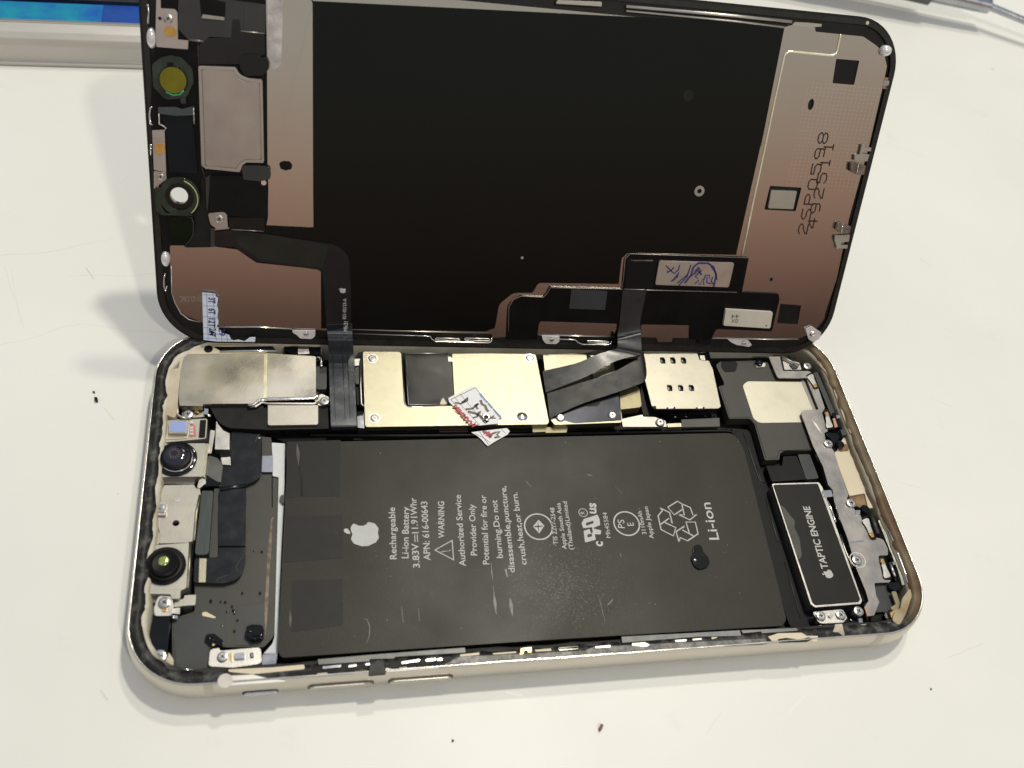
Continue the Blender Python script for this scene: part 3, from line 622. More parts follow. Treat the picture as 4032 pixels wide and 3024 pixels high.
# ---- centre: shields
B('board_edge', c('C', (235, 1060), (1910, 1050), (1905, 1100), (240, 1120)), 4.2, 2, BLK)
B('board_edge', c('C', (-400, 1010), (235, 1000), (235, 1100), (-400, 1110)), 4.4, 2, BLK, r=.1)
for p in ([(670, 1072), (915, 1062), (915, 1078), (675, 1086)], [(305, 1075), (450, 1070), (450, 1082), (305, 1088)]): B('board_component', c('C', *p), 4.6, .5, SILVD, r=.1)
B('board_component', c('C', (1760, 1055), (1880, 1050), (1880, 1105), (1765, 1110)), 5.0, .8, mat('olive_component', (.18, .16, .09), .4, .4), r=.1)
B('board_component', c('C', (950, 1062), (1200, 1055), (1200, 1105), (950, 1110)), 4.4, .8, mat('dark_maroon_part', (.04, .02, .018), .1, .4), r=.1)
sh = B('shield_cover', c('C', (285, 408, .6), (605, 410, .6), (618, 430), (642, 860, 1), (672, 895, 1), (1088, 880), (1062, 428), (1350, 424), (1790, 430, .6), (1905, 1020, .5), (1890, 1040), (305, 1064, .6)), 6.2, 1.5, GOLD, r=.15, bev=.13)
tube('opening_lip', sh, path(BODY, 'C', [(625, 412), (648, 850), (665, 885), (685, 893), (1088, 878)], 6.1), .16, CHROME)
for x, y in ((367, 465), (1740, 462), (387, 985)):
    disc('countersink', sh, BODY, 'C', x, y, 1.25, 6.24, .1, SILV, bev=.03)
    screw(PH, BODY, 'C', x, y, 5.98, .92)
B('processor_lid', c('C', (645, 425, .6), (1050, 422, .5), (1082, 868), (682, 880, .6)), 5.9, 1.2, mat('smoked_lid', (.022, .022, .018), .1, .18, .15, 10), r=.3, bev=.3, seg=3)
tube('lid_rim', PH, path(BODY, 'C', [(650, 424), (1030, 424)], 6.05), .12, SILVD)
tube('lid_rim', PH, path(BODY, 'C', [(650, 424), (682, 872), (1075, 866)], 6.05), .10, SILVD)
for i, x in enumerate((1030, 1042, 1055)): B('tiny_component', c('C', (x, 450 + i * 4), (x + 9, 450 + i * 4), (x + 10, 495), (x, 495)), 6.1, .4, SILV, r=.03)
lathe('rivet_dome', sh, BODY, 'C', 1675, 968, 6.2, [(1.12, 0), (1.05, .08), (.7, .2), (.3, .27), (.05, .28)], CHROME)
B('foam_pad', c('C', (215, 540), (285, 538), (285, 690), (218, 692)), 5.2, 1.5, DARK, r=.6, bev=.3)
B('foam_pad', c('C', (225, 715), (275, 715), (290, 880), (232, 870)), 5.0, 1.5, BLK, r=.3)
B('clip', c('C', (212, 470), (262, 470), (262, 530), (212, 530)), 5.2, .5, SILV, r=.1)
tube('shield_wall_wire', PH, path(BODY, 'C', [(268, 480), (265, 700), (272, 870), (300, 885)], 5.6), .3, SILVD)
B('coax_socket', c('C', (235, 955), (290, 940), (298, 1075), (240, 1070)), 5.6, 1.2, CHROME, r=.1)
B('coax_socket', c('C', (205, 930), (285, 925), (290, 955), (235, 965)), 5.8, 1.2, BLKG, r=.3)
# small dark shield right of the gold one
B('shield_cover', c('D', (85, 435, .4), (335, 425), (520, 440), (700, 500), (735, 765), (775, 1005), (760, 1025), (185, 1045, .5), (150, 1000)), 5.9, 1.5, GOLD, r=.2)
tube('shield_seam', PH, path(BODY, 'D', [(470, 430), (520, 660)], 6.0), .25, BLK)
tube('shield_seam', PH, path(BODY, 'D', [(490, 430), (525, 600)], 6.0), .2, CHROME)
B('dark_film', c('D', (360, 880), (720, 750), (745, 790), (770, 1005), (560, 1018), (360, 1030), (250, 1000), (150, 985)), 5.98, .15, mat('mirror_dark_film', (.035, .036, .045), .75, .22, .2, 10), r=.2)
B('film_slot', c('D', (440, 875), (560, 820), (580, 825), (578, 860), (560, 880), (480, 885)), 6.02, .1, BLK, r=.2)
screw(PH, BODY, 'D', 690, 958, 5.85, .95, mt=1)
screw(PH, BODY, 'D', 238, 978, 5.85, .95)
B('bronze_fold', c('D', (750, 745), (920, 690, 1.2), (945, 890, 1), (760, 912)), 5.3, 2.2, BRONZE, r=.2, bev=.6, seg=4)
B('black_gap_block', c('D', (930, 680), (985, 670), (1035, 900), (1030, 970), (960, 960), (940, 890)), 4.4, 2, BLK)
B('ground_bracket', c('D', (768, 995), (950, 955), (960, 975), (1060, 978), (1150, 1010), (1165, 1062), (780, 1062)), 5.0, .5, PALE, r=.2)
screw(PH, BODY, 'D', 1107, 1020, 5.1, 1.0)
B('gold_pad', c('D', (1165, 1035), (1285, 1030), (1292, 1062), (1172, 1066)), 4.6, .6, GOLD, r=.1)
B('board_edge', c('D', (1290, 1000), (1620, 985), (1625, 1060), (1292, 1066)), 4.4, .8, mat('dark_board', (.07, .07, .06), .1, .5), r=.1)
B('shelf_component', c('D', (100, 1068), (300, 1060), (290, 1112), (100, 1118)), 4.6, 1, mat('olive_shelf', (.20, .18, .10), .5, .4), r=.1)
# card reader
sl = [c('D', (x - 24, y - 28), (x + 10, y - 28), (x + 24, y - 10), (x + 26, y + 28), (x - 10, y + 28), (x - 22, y + 10)) for x, y in ((1125, 485), (1215, 485), (1307, 485), (1187, 724), (1282, 724), (1376, 724))]
cr_ = B('card_reader', c('D', (948, 428), (1428, 424), (1448, 482), (1528, 488), (1562, 560), (1632, 885), (1612, 902), (1060, 905), (1032, 880), (975, 660)), 6.3, .25, mat('card_reader_sheet', (.39, .37, .31), 1, .40, .04, 40, .4, 340, rvar=.03), r=.3, holes=sl, bev=.08)
B('reader_body', c('D', (965, 460), (1520, 495), (1622, 890), (1050, 898)), 5.7, 2.4, BLK, parent=cr_, r=.3)
for s in sl:
    cx = sum(p[0] for p in s) / 6; cy = sum(p[1] for p in s) / 6
    prism2d('slot_contact', cr_, BODY, [circle(*BODY.px(cx - 5, cy + 2, 6.0), .24, 12, .45)], 6.0, .1, CHROME, 0)
for x in (1200, 1455):
    B('reader_clip', c('D', (x - 38, 892), (x + 38, 888), (x + 36, 912), (x - 36, 914)), 6.45, .35, BLK, parent=cr_, r=.1)
    B('clip_face', c('D', (x - 24, 886), (x + 20, 884), (x + 20, 902), (x - 22, 904)), 6.6, .3, SILVD, parent=cr_, r=.1)
B('reader_corner', c('D', (1035, 882), (1068, 880), (1072, 908), (1045, 905)), 6.42, .3, BLK, parent=cr_, r=.1)
B('reader_foot', c('D', (1130, 960), (1590, 925), (1590, 965), (1200, 990)), 3.9, .6, BLKG, parent=cr_, r=.3)
for x in (1235, 1330, 1500, 1560): disc('contact_tip', cr_, BODY, 'D', x, 972 - (x - 1235) * .04, .3, 4.1, .4, CHROME)
B('hinge_socket', c('D', (1432, 425), (1530, 410), (1560, 520), (1540, 540), (1520, 490), (1450, 485)), 6.0, 2, BLKG, r=.3)
B('hinge_socket', c('D', (1450, 440), (1490, 440), (1500, 480), (1458, 478)), 6.2, .6, SILVD, r=.2)

# ---- battery
B('battery_tray', c('C', (-560, 1128), (1200, 1122), (2212, 1112)) + c('D', (405, 1122), (430, 1090), (1700, 1072), (1900, 1090)) + c('E', (560, 950), (690, 1240), (760, 1440)) + c('F', (880, 1240), (905, 1375), (870, 1400)) + c('N', (1390, 255), (0, 330)) + c('M', (1460, 380), (330, 480), (300, 500)) + c('H', (1440, 1380), (1480, 100)) + c('G', (1490, 1090)), 2.9, 1.2, BLK, r=.2, bev=.2)
bt = B('battery', c('Q', (622, 956, 2.0), (1588, 935, 3.4), (1608, 975), (1699, 1338, 1.6), (1690, 1352, 1.0), (1200, 1381), (606, 1421, 1.4), (600, 1400)), 5.6, 3.6, BATT, r=.2, bev=1.6, seg=8)
tube('pouch_seam', bt, path(BODY, 'C', [(-170, 1140), (600, 1142), (1500, 1135), (2200, 1125)], 5.0), .35, BLK)
tube('pouch_seam', bt, path(BODY, 'D', [(400, 1125), (1680, 1098), (1730, 1110), (1760, 1150), (1900, 1659)], 4.9), .32, BLK)
for pts in (c('G', (1500, 1085, .3), (1972, 1068), (1968, 1556), (1630, 1560), (1500, 1570)), c('H', (1500, 185), (1985, 172), (1992, 545), (1480, 585)), c('H', (1545, 745), (1985, 730), (1992, 1130), (1545, 1190))):
    P('pull_tab_film', bt, BODY, pts, 5.64, .06, TABPATCH, r=.1, bev=0)
for pts in ([(1620, 1090), (1615, 1300), (1635, 1556)], [(1640, 1350), (1636, 1556)]):
    stroke('wrap_crease', bt, BODY, px2(c('G', *pts)), 5.72, [.05, .16, .1][:len(pts)], BLKM)
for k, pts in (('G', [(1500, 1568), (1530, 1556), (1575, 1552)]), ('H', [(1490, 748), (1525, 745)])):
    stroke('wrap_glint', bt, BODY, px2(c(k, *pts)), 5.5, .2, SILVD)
stroke('wrap_crease', bt, BODY, px2(c('H', (1480, 585), (1520, 570), (1590, 565))), 5.62, .16, BLKM)
stroke('wrap_smear', bt, BODY, px2(c('G', (1592, 1100), (1600, 1180), (1606, 1290))), 5.7, [.1, .7, .1], mat('smear_grey', (.05, .048, .04), 0, .45, .3, 30))
stroke('wrap_smear', bt, BODY, px2(c('H', (1530, 1000), (1535, 1080), (1530, 1150))), 5.7, [.1, .5, .1], bpy.data.materials['smear_grey'])
# battery print
def btxt(s, a, b, h, bold=.0, k='L', m=INKW): return text(bt, BODY, s, c(k, a)[0][:2], c(k, b)[0][:2], 5.66, h, m, bold=bold)
h = 2.05
btxt('Rechargeable', (362, 486), (352, 204), 1.3, .012); btxt('Li-ion Battery', (426, 482), (428, 202), 1.3, .012)
btxt('3.83V', (488, 532), (478, 400), 1.3, .012); btxt('11.91Whr', (480, 345), (468, 152), 1.3, .012)
for dx in (0, 14): stroke('printed_text', bt, BODY, px2(c('L', (462 + dx, 393), (460 + dx, 352))), 5.66, .16, INKW)
btxt('APN: 616-00643', (546, 492), (528, 172), 1.3, .012)
btxt('WARNING', (622, 372), (620, 172), 1.25, .012)
btxt('Authorized Service', (738, 524), (710, 136), 1.25, .012); btxt('Provider Only', (800, 466), (786, 188), 1.25, .012)
btxt('Potential for fire or', (866, 515), (848, 138), 1.25, .012); btxt('burning.Do not', (940, 480), (908, 164), 1.25, .012)
btxt('disassemble,puncture,', (1006, 558), (956, 88), 1.25, .012); btxt('crush,heat,or burn.', (1070, 516), (1018, 122), 1.25, .012)
btxt('·TIS 2217-2548', (1240, 414), (1220, 206), .92, .01); btxt('Apple South Asia', (1288, 432), (1252, 180), .92, .01); btxt('(Thailand)Limited', (1325, 434), (1288, 172), .92, .01)
btxt('Mh45584', (1528, 370), (1506, 232), .95); btxt('3110mAh', (1722, 350), (1694, 224), .92, .01); btxt('Apple Japan', (1762, 374), (1728, 200), .92, .01)
btxt('Li-ion', (2118, 380), (2068, 178), 2.2, .01)
btxt('c', (1484, 418), (1482, 390), 2.0, .03); btxt('us', (1448, 240), (1446, 182), 2.0, .03)
btxt('PS', (1604, 318), (1600, 272), 1.45); btxt('E', (1654, 304), (1650, 286), 1.4)
def bring(k, x, y, r_, w=.28, name='emblem'):
    q = c(k, (x, y))[0]; p = BODY.px(q[0], q[1], 5.66)
    return prism2d(name, bt, BODY, [circle(*p, r_, 40), circle(*p, r_ - w, 40)], 5.66, 0, INKW, 0)
bring('L', 1134, 309, 2.9); bring('L', 1614, 292, 2.75); bring('L', 1377, 233, .95, .14)
btxt('R', (1386, 241), (1384, 226), .9)
# TIS emblem: diamond with arrows
P('emblem', bt, BODY, c('L', (1104, 308), (1134, 272), (1166, 304), (1138, 346)), 5.66, 0, INKW, r=0, holes=[c('L', (1112, 305), (1130, 305), (1130, 284), (1133, 284), (1134, 305), (1158, 303), (1158, 309), (1135, 311), (1136, 334), (1132, 334), (1131, 312), (1112, 312))])
# UR recognised-component mark
ox = c('L', (0, 0))
P('emblem', bt, BODY, c('L', (1368, 292), (1380, 268), (1455, 244), (1466, 268), (1470, 300), (1428, 318), (1476, 330), (1472, 352), (1440, 350), (1446, 380), (1388, 396), (1384, 370), (1380, 332), (1412, 322), (1420, 345), (1430, 342), (1426, 312), (1378, 318)), 5.66, 0, INKW, r=.15)
P('emblem_cutout', bt, BODY, c('L', (1392, 290), (1432, 276), (1434, 290), (1394, 304)), 5.68, 0, BATT, r=0)
P('emblem_cutout', bt, BODY, c('L', (1400, 352), (1424, 346), (1426, 362), (1402, 368)), 5.68, 0, BATT, r=0)
# warning triangle
stroke('emblem', bt, BODY, px2(c('L', (570, 437), (664, 384), (672, 490))), 5.66, .36, INKW, close=True)
btxt('!', (656, 440), (655, 436), 2.0, .02)
# recycling arrows
def rec(*pts): P('emblem', bt, BODY, c('L', *pts), 5.66, 0, INKW, r=.05, holes=[])
def outl(*pts): stroke('emblem', bt, BODY, px2(c('L', *pts)), 5.66, .3, INKW, close=True)
for q_ in (((690, 228), (885, 325), (938, 540), (870, 432), (715, 545)), ((690, 228), (750, 285), (670, 385), (725, 640), (955, 760), (1000, 605), (795, 508)), ((1040, 355), (1262, 460), (1400, 350), (1320, 370), (1270, 230), (1110, 160), (1030, 112), (850, 225), (970, 365), (1130, 260)),
           ((1110, 160), (1160, 370), (1040, 355)), ((1062, 880), (1005, 680), (1170, 570), (1125, 650), (1330, 760)), ((1062, 880), (1080, 790), (1220, 850), (1415, 720), (1365, 500), (1190, 500), (1250, 700))):
    stroke('emblem', bt, BODY, px2(c('R', *q_)), 5.66, .26, INKW)
# fruit mark (the maker's mark as printed)
def apple(parent, fr, ctr, top, size, n, mt, name='emblem'):
    """ctr, top: source px of the fruit's centre and the way its leaf points; size: height mm"""
    a = Vector(fr.px(*ctr, n)); b = Vector(fr.px(*top, n)); v = (b - a).normalized(); u = Vector((v.y, -v.x))
    bod = [(.02, .33), (.15, .385), (.27, .375), (.38, .30), (.35, .23), (.30, .14), (.285, .02), (.33, -.10), (.425, -.16), (.36, -.37), (.19, -.48), (.02, -.455), (-.14, -.485), (-.30, -.38), (-.41, -.14), (-.415, .05), (-.32, .29), (-.17, .38)]
    lf = [(.20, .60), (.21, .48), (.02, .37), (.03, .50), (.10, .59)]
    for q in (bod, lf):
        prism2d(name, parent, fr, [rounded([((a + u * x * size + v * y * size).x, (a + u * x * size + v * y * size).y, .05 * size) for x, y in q], .05 * size)], n, 0, mt, 0)
apple(bt, BODY, c('L', (180, 350))[0][:2], c('L', (100, 352))[0][:2], 6.0, 5.70, INKL)
# marks on the battery
rbl = P('resin_blob', bt, BODY, c('R', (1330, 940, 1), (1440, 915, 1), (1490, 960, 1), (1510, 1050, 1), (1600, 1150, 1), (1640, 1250, 1), (1590, 1340, 1), (1440, 1385, 1), (1340, 1310, 1), (1285, 1180, 1), (1325, 1050, 1)), 6.0, .5, mat('resin_black', (.006, .005, .002), 0, .08, .3, 30, .8, 40, spec=.6), r=.8, bev=.22, seg=4)
lathe('resin_highlight', rbl, BODY, 'R', 1362, 1200, 6.0, [(.34, 0), (.3, .15), (.15, .22), (.03, .24)], CHROME)  # chrome bead painted in as the highlight on the glossy resin
def scr(k, pts, w=.12): stroke('scratch_mark', bt, BODY, px2(c(k, *pts)), 5.65, w, SCR)
scr('L', [(876, 500), (880, 560), (886, 600)], [.05, .2, .1]); scr('L', [(888, 630), (892, 680), (897, 720), (900, 760), (905, 788)], [.1, .15, .6, .3, .1])
scr('L', [(955, 540), (965, 585)], [.4, .25]); scr('L', [(980, 700), (985, 740), (992, 795)], [.2, .7, .15])
scr('L', [(170, 806), (200, 815), (215, 850), (214, 900), (200, 945)], [.05, .12, .14, .12, .04]); scr('L', [(1458, 680), (1475, 740), (1497, 830)], [.05, .12, .05])
scr('L', [(1510, 735), (1530, 718), (1540, 700)], [.2, .2, .05]); scr('L', [(1398, 25), (1415, 30), (1432, 30)], [.15, .2, .03]); scr('L', [(1578, 455), (1586, 475)], .1)
scr('L', [(388, 740), (398, 830)], .08); scr('L', [(480, 755), (486, 820)], .07); scr('L', [(1065, 60), (1095, 95)], .08); scr('L', [(1550, 90), (1590, 130)], .06)

# strip right of battery
for pts in ([(475, 255), (580, 620), (690, 640)], [(640, 800), (780, 1290)], [(395, -40), (430, 95), (500, 120)]):
    tube('tray_emboss', PH, path(BODY, 'F', pts, 3.15), .13, DARK)
B('side_tray', c('D', (1730, 1078), (1860, 1090), (1920, 1110)) + c('E', (690, 1245), (760, 1440)) + c('F', (870, 1190), (915, 1370), (860, 1395), (690, 1365), (660, 1290), (300, 60)) + c('E', (400, 960)), 3.1, .4, BLK, r=.3)
tube('tray_emboss', PH, path(BODY, 'E', [(505, 1010), (560, 1180), (640, 1420), (720, 1450)], 3.15), .13, DARK)

# ---- right end
sp = B('loudspeaker', c('E', (262, 415, .8), (300, 385), (590, 375), (725, 395), (785, 528), (1055, 535), (1165, 820), (1165, 1155), (860, 1160, 1), (822, 1185, .6), (815, 1238), (690, 1243), (600, 930, .6), (560, 880, .8), (378, 882), (285, 600), (335, 590), (332, 560)), 5.3, 2.4, DARK2, r=.4, bev=.22, seg=3)
P('speaker_inlay', sp, BODY, c('E', (495, 590, 1.4), (540, 556, 1.4), (1055, 562), (1160, 830), (1005, 835), (1030, 912), (640, 918, 2.5), (590, 880, 1.6)), 5.37, .1, mat('inlay_steel', (.50, .475, .39), .9, .45, .05, 14, .2, 180), bev=.03)
P('speaker_gasket', sp, BODY, c('E', (310, 385), (430, 380), (455, 400, .8), (435, 470, .8), (340, 475, .8), (310, 430, .5)), 5.4, .2, BLK, bev=.05)
stroke('speaker_groove', sp, BODY, px2(c('E', (300, 600), (385, 870), (560, 868), (610, 930), (700, 1225), (800, 1222), (810, 1160), (1100, 1148))), 5.34, .1, BLK)
B('recess_panel', c('E', (1000, 540), (1050, 540), (1155, 810), (1110, 800)), 5.45, .2, mat('grey_step', (.28, .27, .24), .7, .4), r=.1)
B('mounting_post', c('E', (600, 400), (700, 395), (690, 430), (620, 435)), 5.6, .8, SILVD, r=.4)
lathe('glossy_bead', PH, BODY, 'E', 648, 380, 5.6, [(.9, 0), (.85, .5), (.5, .8), (.05, .9)], BLKG)
tp = B('vibration_motor', c('F', (528, 120, .5), (938, 108, .5), (968, 150), (1315, 1140, .5), (1300, 1168, .4), (905, 1197, .5), (868, 1170)), 5.9, 3.2, SILV, r=.2, bev=.22)
P('motor_label', tp, BODY, c('F', (540, 130, .4), (930, 120, .4), (1300, 1130, .4), (1285, 1150, .4), (905, 1180, .4), (880, 1150)), 5.96, .06, mat('motor_black', (.007, .007, .006), 0, .42, .35, 8, .1, 150, col2=(.012, .012, .009), spec=.22), bev=0)
P('worn_patch', tp, BODY, c('F', (600, 300, 1), (640, 330, 1), (690, 400, 1), (730, 440, 1), (725, 500, 1), (770, 600, 1), (790, 740, 1), (770, 790, 1), (740, 730, 1), (660, 480, 1)), 5.975, 0, mat('dusty_black', (.05, .047, .036), 0, .5, .3, 25), bev=0)
text(tp, BODY, 'TAPTIC ENGINE', c('F', (1022, 862))[0][:2], c('F', (856, 318))[0][:2], 5.99, 1.55, INKW, bold=.022)
apple(tp, BODY, c('F', (1020, 908))[0][:2], c('F', (960, 925))[0][:2], 2.1, 5.99, INKW)
B('motor_clip', c('F', (965, 180), (1045, 176), (1062, 232), (985, 240)), 6.1, 1.5, CHROME, r=.2)
tube('motor_rail', PH, path(BODY, 'F', [(1000, 250), (1040, 330), (1085, 460)], 5.2), .3, CHROME)
tube('motor_rail', PH, path(BODY, 'F', [(1120, 560), (1160, 680), (1200, 780), (1230, 850)], 4.8), .22, SILVD)
B('motor_guide', c('F', (1265, 920), (1290, 915), (1372, 1120), (1350, 1150), (1330, 1150)), 5.0, 1, DARK2, r=.2)
B('motor_guide', c('F', (1120, 560), (1165, 560), (1200, 690), (1180, 740)), 4.6, 1, DARK, r=.2)
for x, y in ((1190, 712), (1250, 870)): disc('solder_dot', PH, BODY, 'F', x, y, .3, 5.0, .6, CHROME)
B('flex_connector', c('E', (700, 1290), (840, 1290), (850, 1210), (965, 1205), (1052, 1410), (752, 1432)), 4.9, 1.6, BLK, r=.3, bev=.2)
B('flex_connector', c('E', (975, 1192), (1080, 1190), (1160, 1400), (1052, 1412)), 5.0, 1.4, DARK, r=.4, bev=.25)
lb = B('motor_bracket', c('F', (885, 1238), (1150, 1213, .9), (1185, 1290), (1150, 1330, 1), (940, 1340, 1.2)), 5.4, .5, SILV, r=.3, bev=.14)
screw(PH, BODY, 'F', 958, 1270, 5.4, 1.0); screw(PH, BODY, 'F', 1132, 1262, 5.4, 1.0)
disc('locating_pin', lb, BODY, 'F', 1042, 1268, .42, 5.8, .5, SCREWM)
# long dock bracket
db = B('dock_bracket', c('E', (722, 340), (822, 340), (850, 466), (1085, 466, .8), (1150, 600), (1212, 790), (1188, 830), (1215, 930), (1240, 990), (1208, 1005), (1215, 1060), (1290, 1165), (1400, 1500)) +
       c('F', (1195, 215), (1180, 260), (1250, 345), (1262, 382), (1300, 392), (1330, 470), (1395, 605), (1440, 590, .8), (1500, 605, .8), (1540, 690, .6), (1540, 745, .6), (1455, 745, .6), (1470, 820), (1500, 955), (1570, 962, .5), (1548, 980), (1422, 985), (1440, 1100), (1466, 1150), (1420, 1268, .8), (1355, 1276), (1335, 1195), (1372, 1140), (1345, 1050), (1262, 850), (1225, 720), (1190, 600), (1125, 430), (1072, 270), (1058, 175), (1020, 130), (975, -30)) +
       c('E', (1110, 1120), (1002, 825, .6), (1035, 806), (1160, 802), (1050, 527), (800, 525, 1), (780, 480)), 6.3, .3, mat('bracket_steel', (.40, .375, .35), .95, .3, .08, 10, .3, 90), r=.25, bev=.08)
stroke('bracket_crease', db, BODY, px2(c('F', (1200, 628), (1330, 618))), 6.34, .35, CHROME)
stroke('bracket_scuff', db, BODY, px2(c('E', (1095, 885), (1130, 930), (1165, 985), (1190, 1020))), 6.34, [.1, .5, .4, .1], mat('scuff_pale', (.62, .58, .5), .6, .6, .4, 60))
B('bracket_window', c('E', (835, 350), (990, 395), (1010, 455), (850, 455)), 5.9, .4, SILVD, r=.2)
B('bracket_slit', c('E', (822, 345), (838, 345), (862, 458), (848, 462)), 6.36, .1, BLK, r=.05, bev=0)
tube('bent_wire', PH, path(BODY, 'E', [(840, 345), (910, 380), (990, 415)], 6.4), .25, PALE)
B('rubber_foot', c('E', (900, 405), (940, 400), (985, 440), (935, 445)), 6.2, .4, DARK, r=.3)
B('rubber_foot', c('E', (890, 325), (960, 330), (960, 362), (910, 350)), 6.6, .4, BLK, r=.4)
disc('countersink', db, BODY, 'F', 1278, 785, 1.75, 6.36, .1, SILV, hole=1.5, bev=.04)
for k, x, y, r_ in (('E', 1245, 1097, 1.05), ('F', 1222, 288, 1.1), ('F', 1272, 785, 1.05), ('F', 1287, 1230, 1.05), ('E', 1062, 420, 1.0)): screw(PH, BODY, k, x, y, 6.3, r_)
screw(PH, BODY, 'F', 1540, 1275, 5.4, 1.0, tilt=(.5, .4))
def spring(k, a, b, flip=False):
    a = Vector(c(k, a)[0][:2]); b = Vector(c(k, b)[0][:2]); u = (b - a); ln = u.length; u /= ln; v = Vector((-u.y, u.x))
    w0, w1 = 15, 6
    pt = lambda t, s: tuple(a + u * ln * t + v * s)
    sl_ = [pt(-.1, -w0 * .95), pt(-.12, w0 * .95), pt(.5, w0 * .7), pt(1.12, w1 * 1.9), pt(1.14, -w1 * 1.9), pt(.5, -w0 * .7)]
    P('spring_slot', db, BODY, [(x, y, .5) for x, y in sl_], 6.33, .02, BLK, bev=0)
    sp_ = [pt(0, -w0), pt(0, w0), pt(.45, w0 * .55), pt(.95, w1), pt(.95, -w1), pt(.45, -w0 * .55)]
    o = P('leaf_spring', db, BODY, [(x, y, .6) for x, y in sp_], 6.7, .2, SILV, r=.6, bev=.08)
    P('spring_contact', o, BODY, [(x, y, .2) for x, y in (pt(.72, -w1), pt(.72, w1), pt(.98, w1 * .9), pt(.98, -w1 * .9))], 6.85, .2, BRASS, bev=.06)
spring('E', (1080, 500), (1138, 608)); spring('E', (1255, 960), (1225, 818)); spring('F', (1342, 425), (1412, 590)); spring('F', (1538, 940), (1486, 770))
cb_ = B('ivory_block', c('E', (1375, 1045, .8), (1440, 1045, .8), (1530, 1210), (1660, 1560), (1650, 1659), (1590, 1659), (1560, 1530, .3), (1425, 1555), (1292, 1185)), 5.6, 2, CREAMB, r=.4, bev=.3, seg=3)
tube('block_ridge', cb_, path(BODY, 'E', [(1480, 1160), (1560, 1340), (1650, 1560)], 5.6), .25, CREAMB)
B('stained_recess', c('E', (1420, 1560), (1555, 1530), (1600, 1630), (1580, 1680), (1480, 1640)), 5.2, .8, RUST, r=.3)
B('stained_recess', c('E', (1385, 1100), (1425, 1110), (1415, 1160), (1330, 1168)), 5.75, .2, RUST, r=.3)
for k, x, y in (('E', 1350, 1098), ('F', 1348, 335)):
    lathe('rubber_grommet', PH, BODY, k, x, y, 5.9, [(.95, 0), (.95, .7), (.7, .9), (.45, .7)], BLKG)
B('black_hinge', c('E', (1210, 1000), (1320, 1010), (1345, 960), (1375, 1000), (1330, 1060), (1320, 1160), (1280, 1165), (1290, 1090)), 5.9, 1, BLKG, r=.3)
B('steel_chip', c('F', (1255, 352), (1300, 350), (1295, 390), (1262, 388)), 6.5, .8, CHROME, r=.1)
B('port_bar', c('E', (1112, 480), (1150, 474), (1310, 850), (1270, 860)), 5.9, 1.5, DARK, r=.2, bev=.2)
B('port_bar', c('E', (1160, 474), (1175, 474), (1318, 830), (1305, 840)), 5.8, 1.2, BLK, r=.1)
B('dirty_channel', c('E', (1200, 540), (1235, 600), (1400, 950), (1390, 990), (1365, 960), (1300, 830), (1180, 520)), 5.5, 1, mat('grimy_metal', (.30, .30, .26), .4, .55, .5, 25, .4, 60), r=.3)
tube('amber_edge', PH, path(BODY, 'E', [(1160, 410), (1225, 480), (1270, 570), (1330, 740), (1400, 930), (1440, 1010)], 6.9), .25, mat('amber_plastic', (.55, .36, .15), 0, .35, .3, 12, col2=(.5, .46, .36)))
B('port_clip', c('E', (1275, 830), (1330, 825), (1345, 890), (1400, 980), (1330, 960), (1290, 900)), 6.2, .8, BLKG, r=.2)
B('port_clip', c('E', (1280, 880), (1300, 875), (1325, 950), (1300, 960)), 6.5, .6, mat('copper_pad', (.45, .25, .17), .7, .4), r=.1)
B('steel_chip', c('E', (1310, 852), (1340, 850), (1345, 875), (1318, 880)), 6.7, .6, CHROME, r=.1)
B('rubber_end', c('E', (1345, 975), (1405, 965), (1420, 1015), (1365, 1030)), 6.6, 1.2, DARK, r=.4, bev=.3)
B('port_shell', c('F', (1455, 440), (1490, 425), (1660, 850), (1700, 990), (1668, 1012), (1630, 880)), 6.4, 1.8, mat('pitted_steel', (.55, .53, .46), .9, .35, .4, 40, .8, 80), r=.3, bev=.2)
tube('port_shell_edge', PH, path(BODY, 'F', [(1500, 430), (1600, 660), (1690, 900), (1712, 985)], 6.8), .28, CHROME)
tube('port_inner_rail', PH, path(BODY, 'F', [(1395, 400), (1450, 560)], 6.2), .5, DARK)
tube('port_inner_rail', PH, path(BODY, 'F', [(1555, 810), (1600, 930)], 6.2), .35, SILVD)
B('port_block', c('F', (1560, 760), (1590, 770), (1650, 940), (1640, 990), (1600, 960)), 5.6, 1, BLKG, r=.3)
B('port_tongue', c('F', (1580, 800), (1610, 798), (1615, 822), (1588, 826)), 6.7, .5, CHROME, r=.1)
B('seal_plug', c('F', (1545, 985, .8), (1640, 975, .8), (1655, 1040, .8), (1600, 1052, 1), (1550, 1030, .8)), 6.4, 1.5, BLKG, r=.8, bev=.5, seg=4)
B('flex_panel', c('F', (1430, 985), (1550, 985), (1600, 1100), (1590, 1180), (1545, 1235), (1425, 1240), (1468, 1150), (1442, 1100)), 5.4, .6, DARK, r=.3)
B('rubber_pad', c('F', (1385, 1275), (1500, 1250), (1500, 1310), (1395, 1325)), 4.8, .8, BLK, r=.3)
B('torn_gasket_flap', c('F', (1735, 1025, .5), (1748, 1100, 1), (1700, 1250, 1), (1640, 1355, .6), (1575, 1310, .8), (1600, 1240, .8), (1650, 1200, .8), (1665, 1120, .8)), 7.4, .4, mat('stained_cream', (.48, .40, .27), 0, .45, .3, 18, .4, 60, col2=(.26, .18, .09)), r=.5, bev=.15)
B('torn_gasket_flap', c('F', (1570, 1060), (1610, 1055), (1660, 1200), (1600, 1240), (1560, 1200), (1610, 1170)), 6.5, .4, mat('olive_flap', (.32, .29, .17), .2, .4, .4, 20, .3, 60), r=.3)
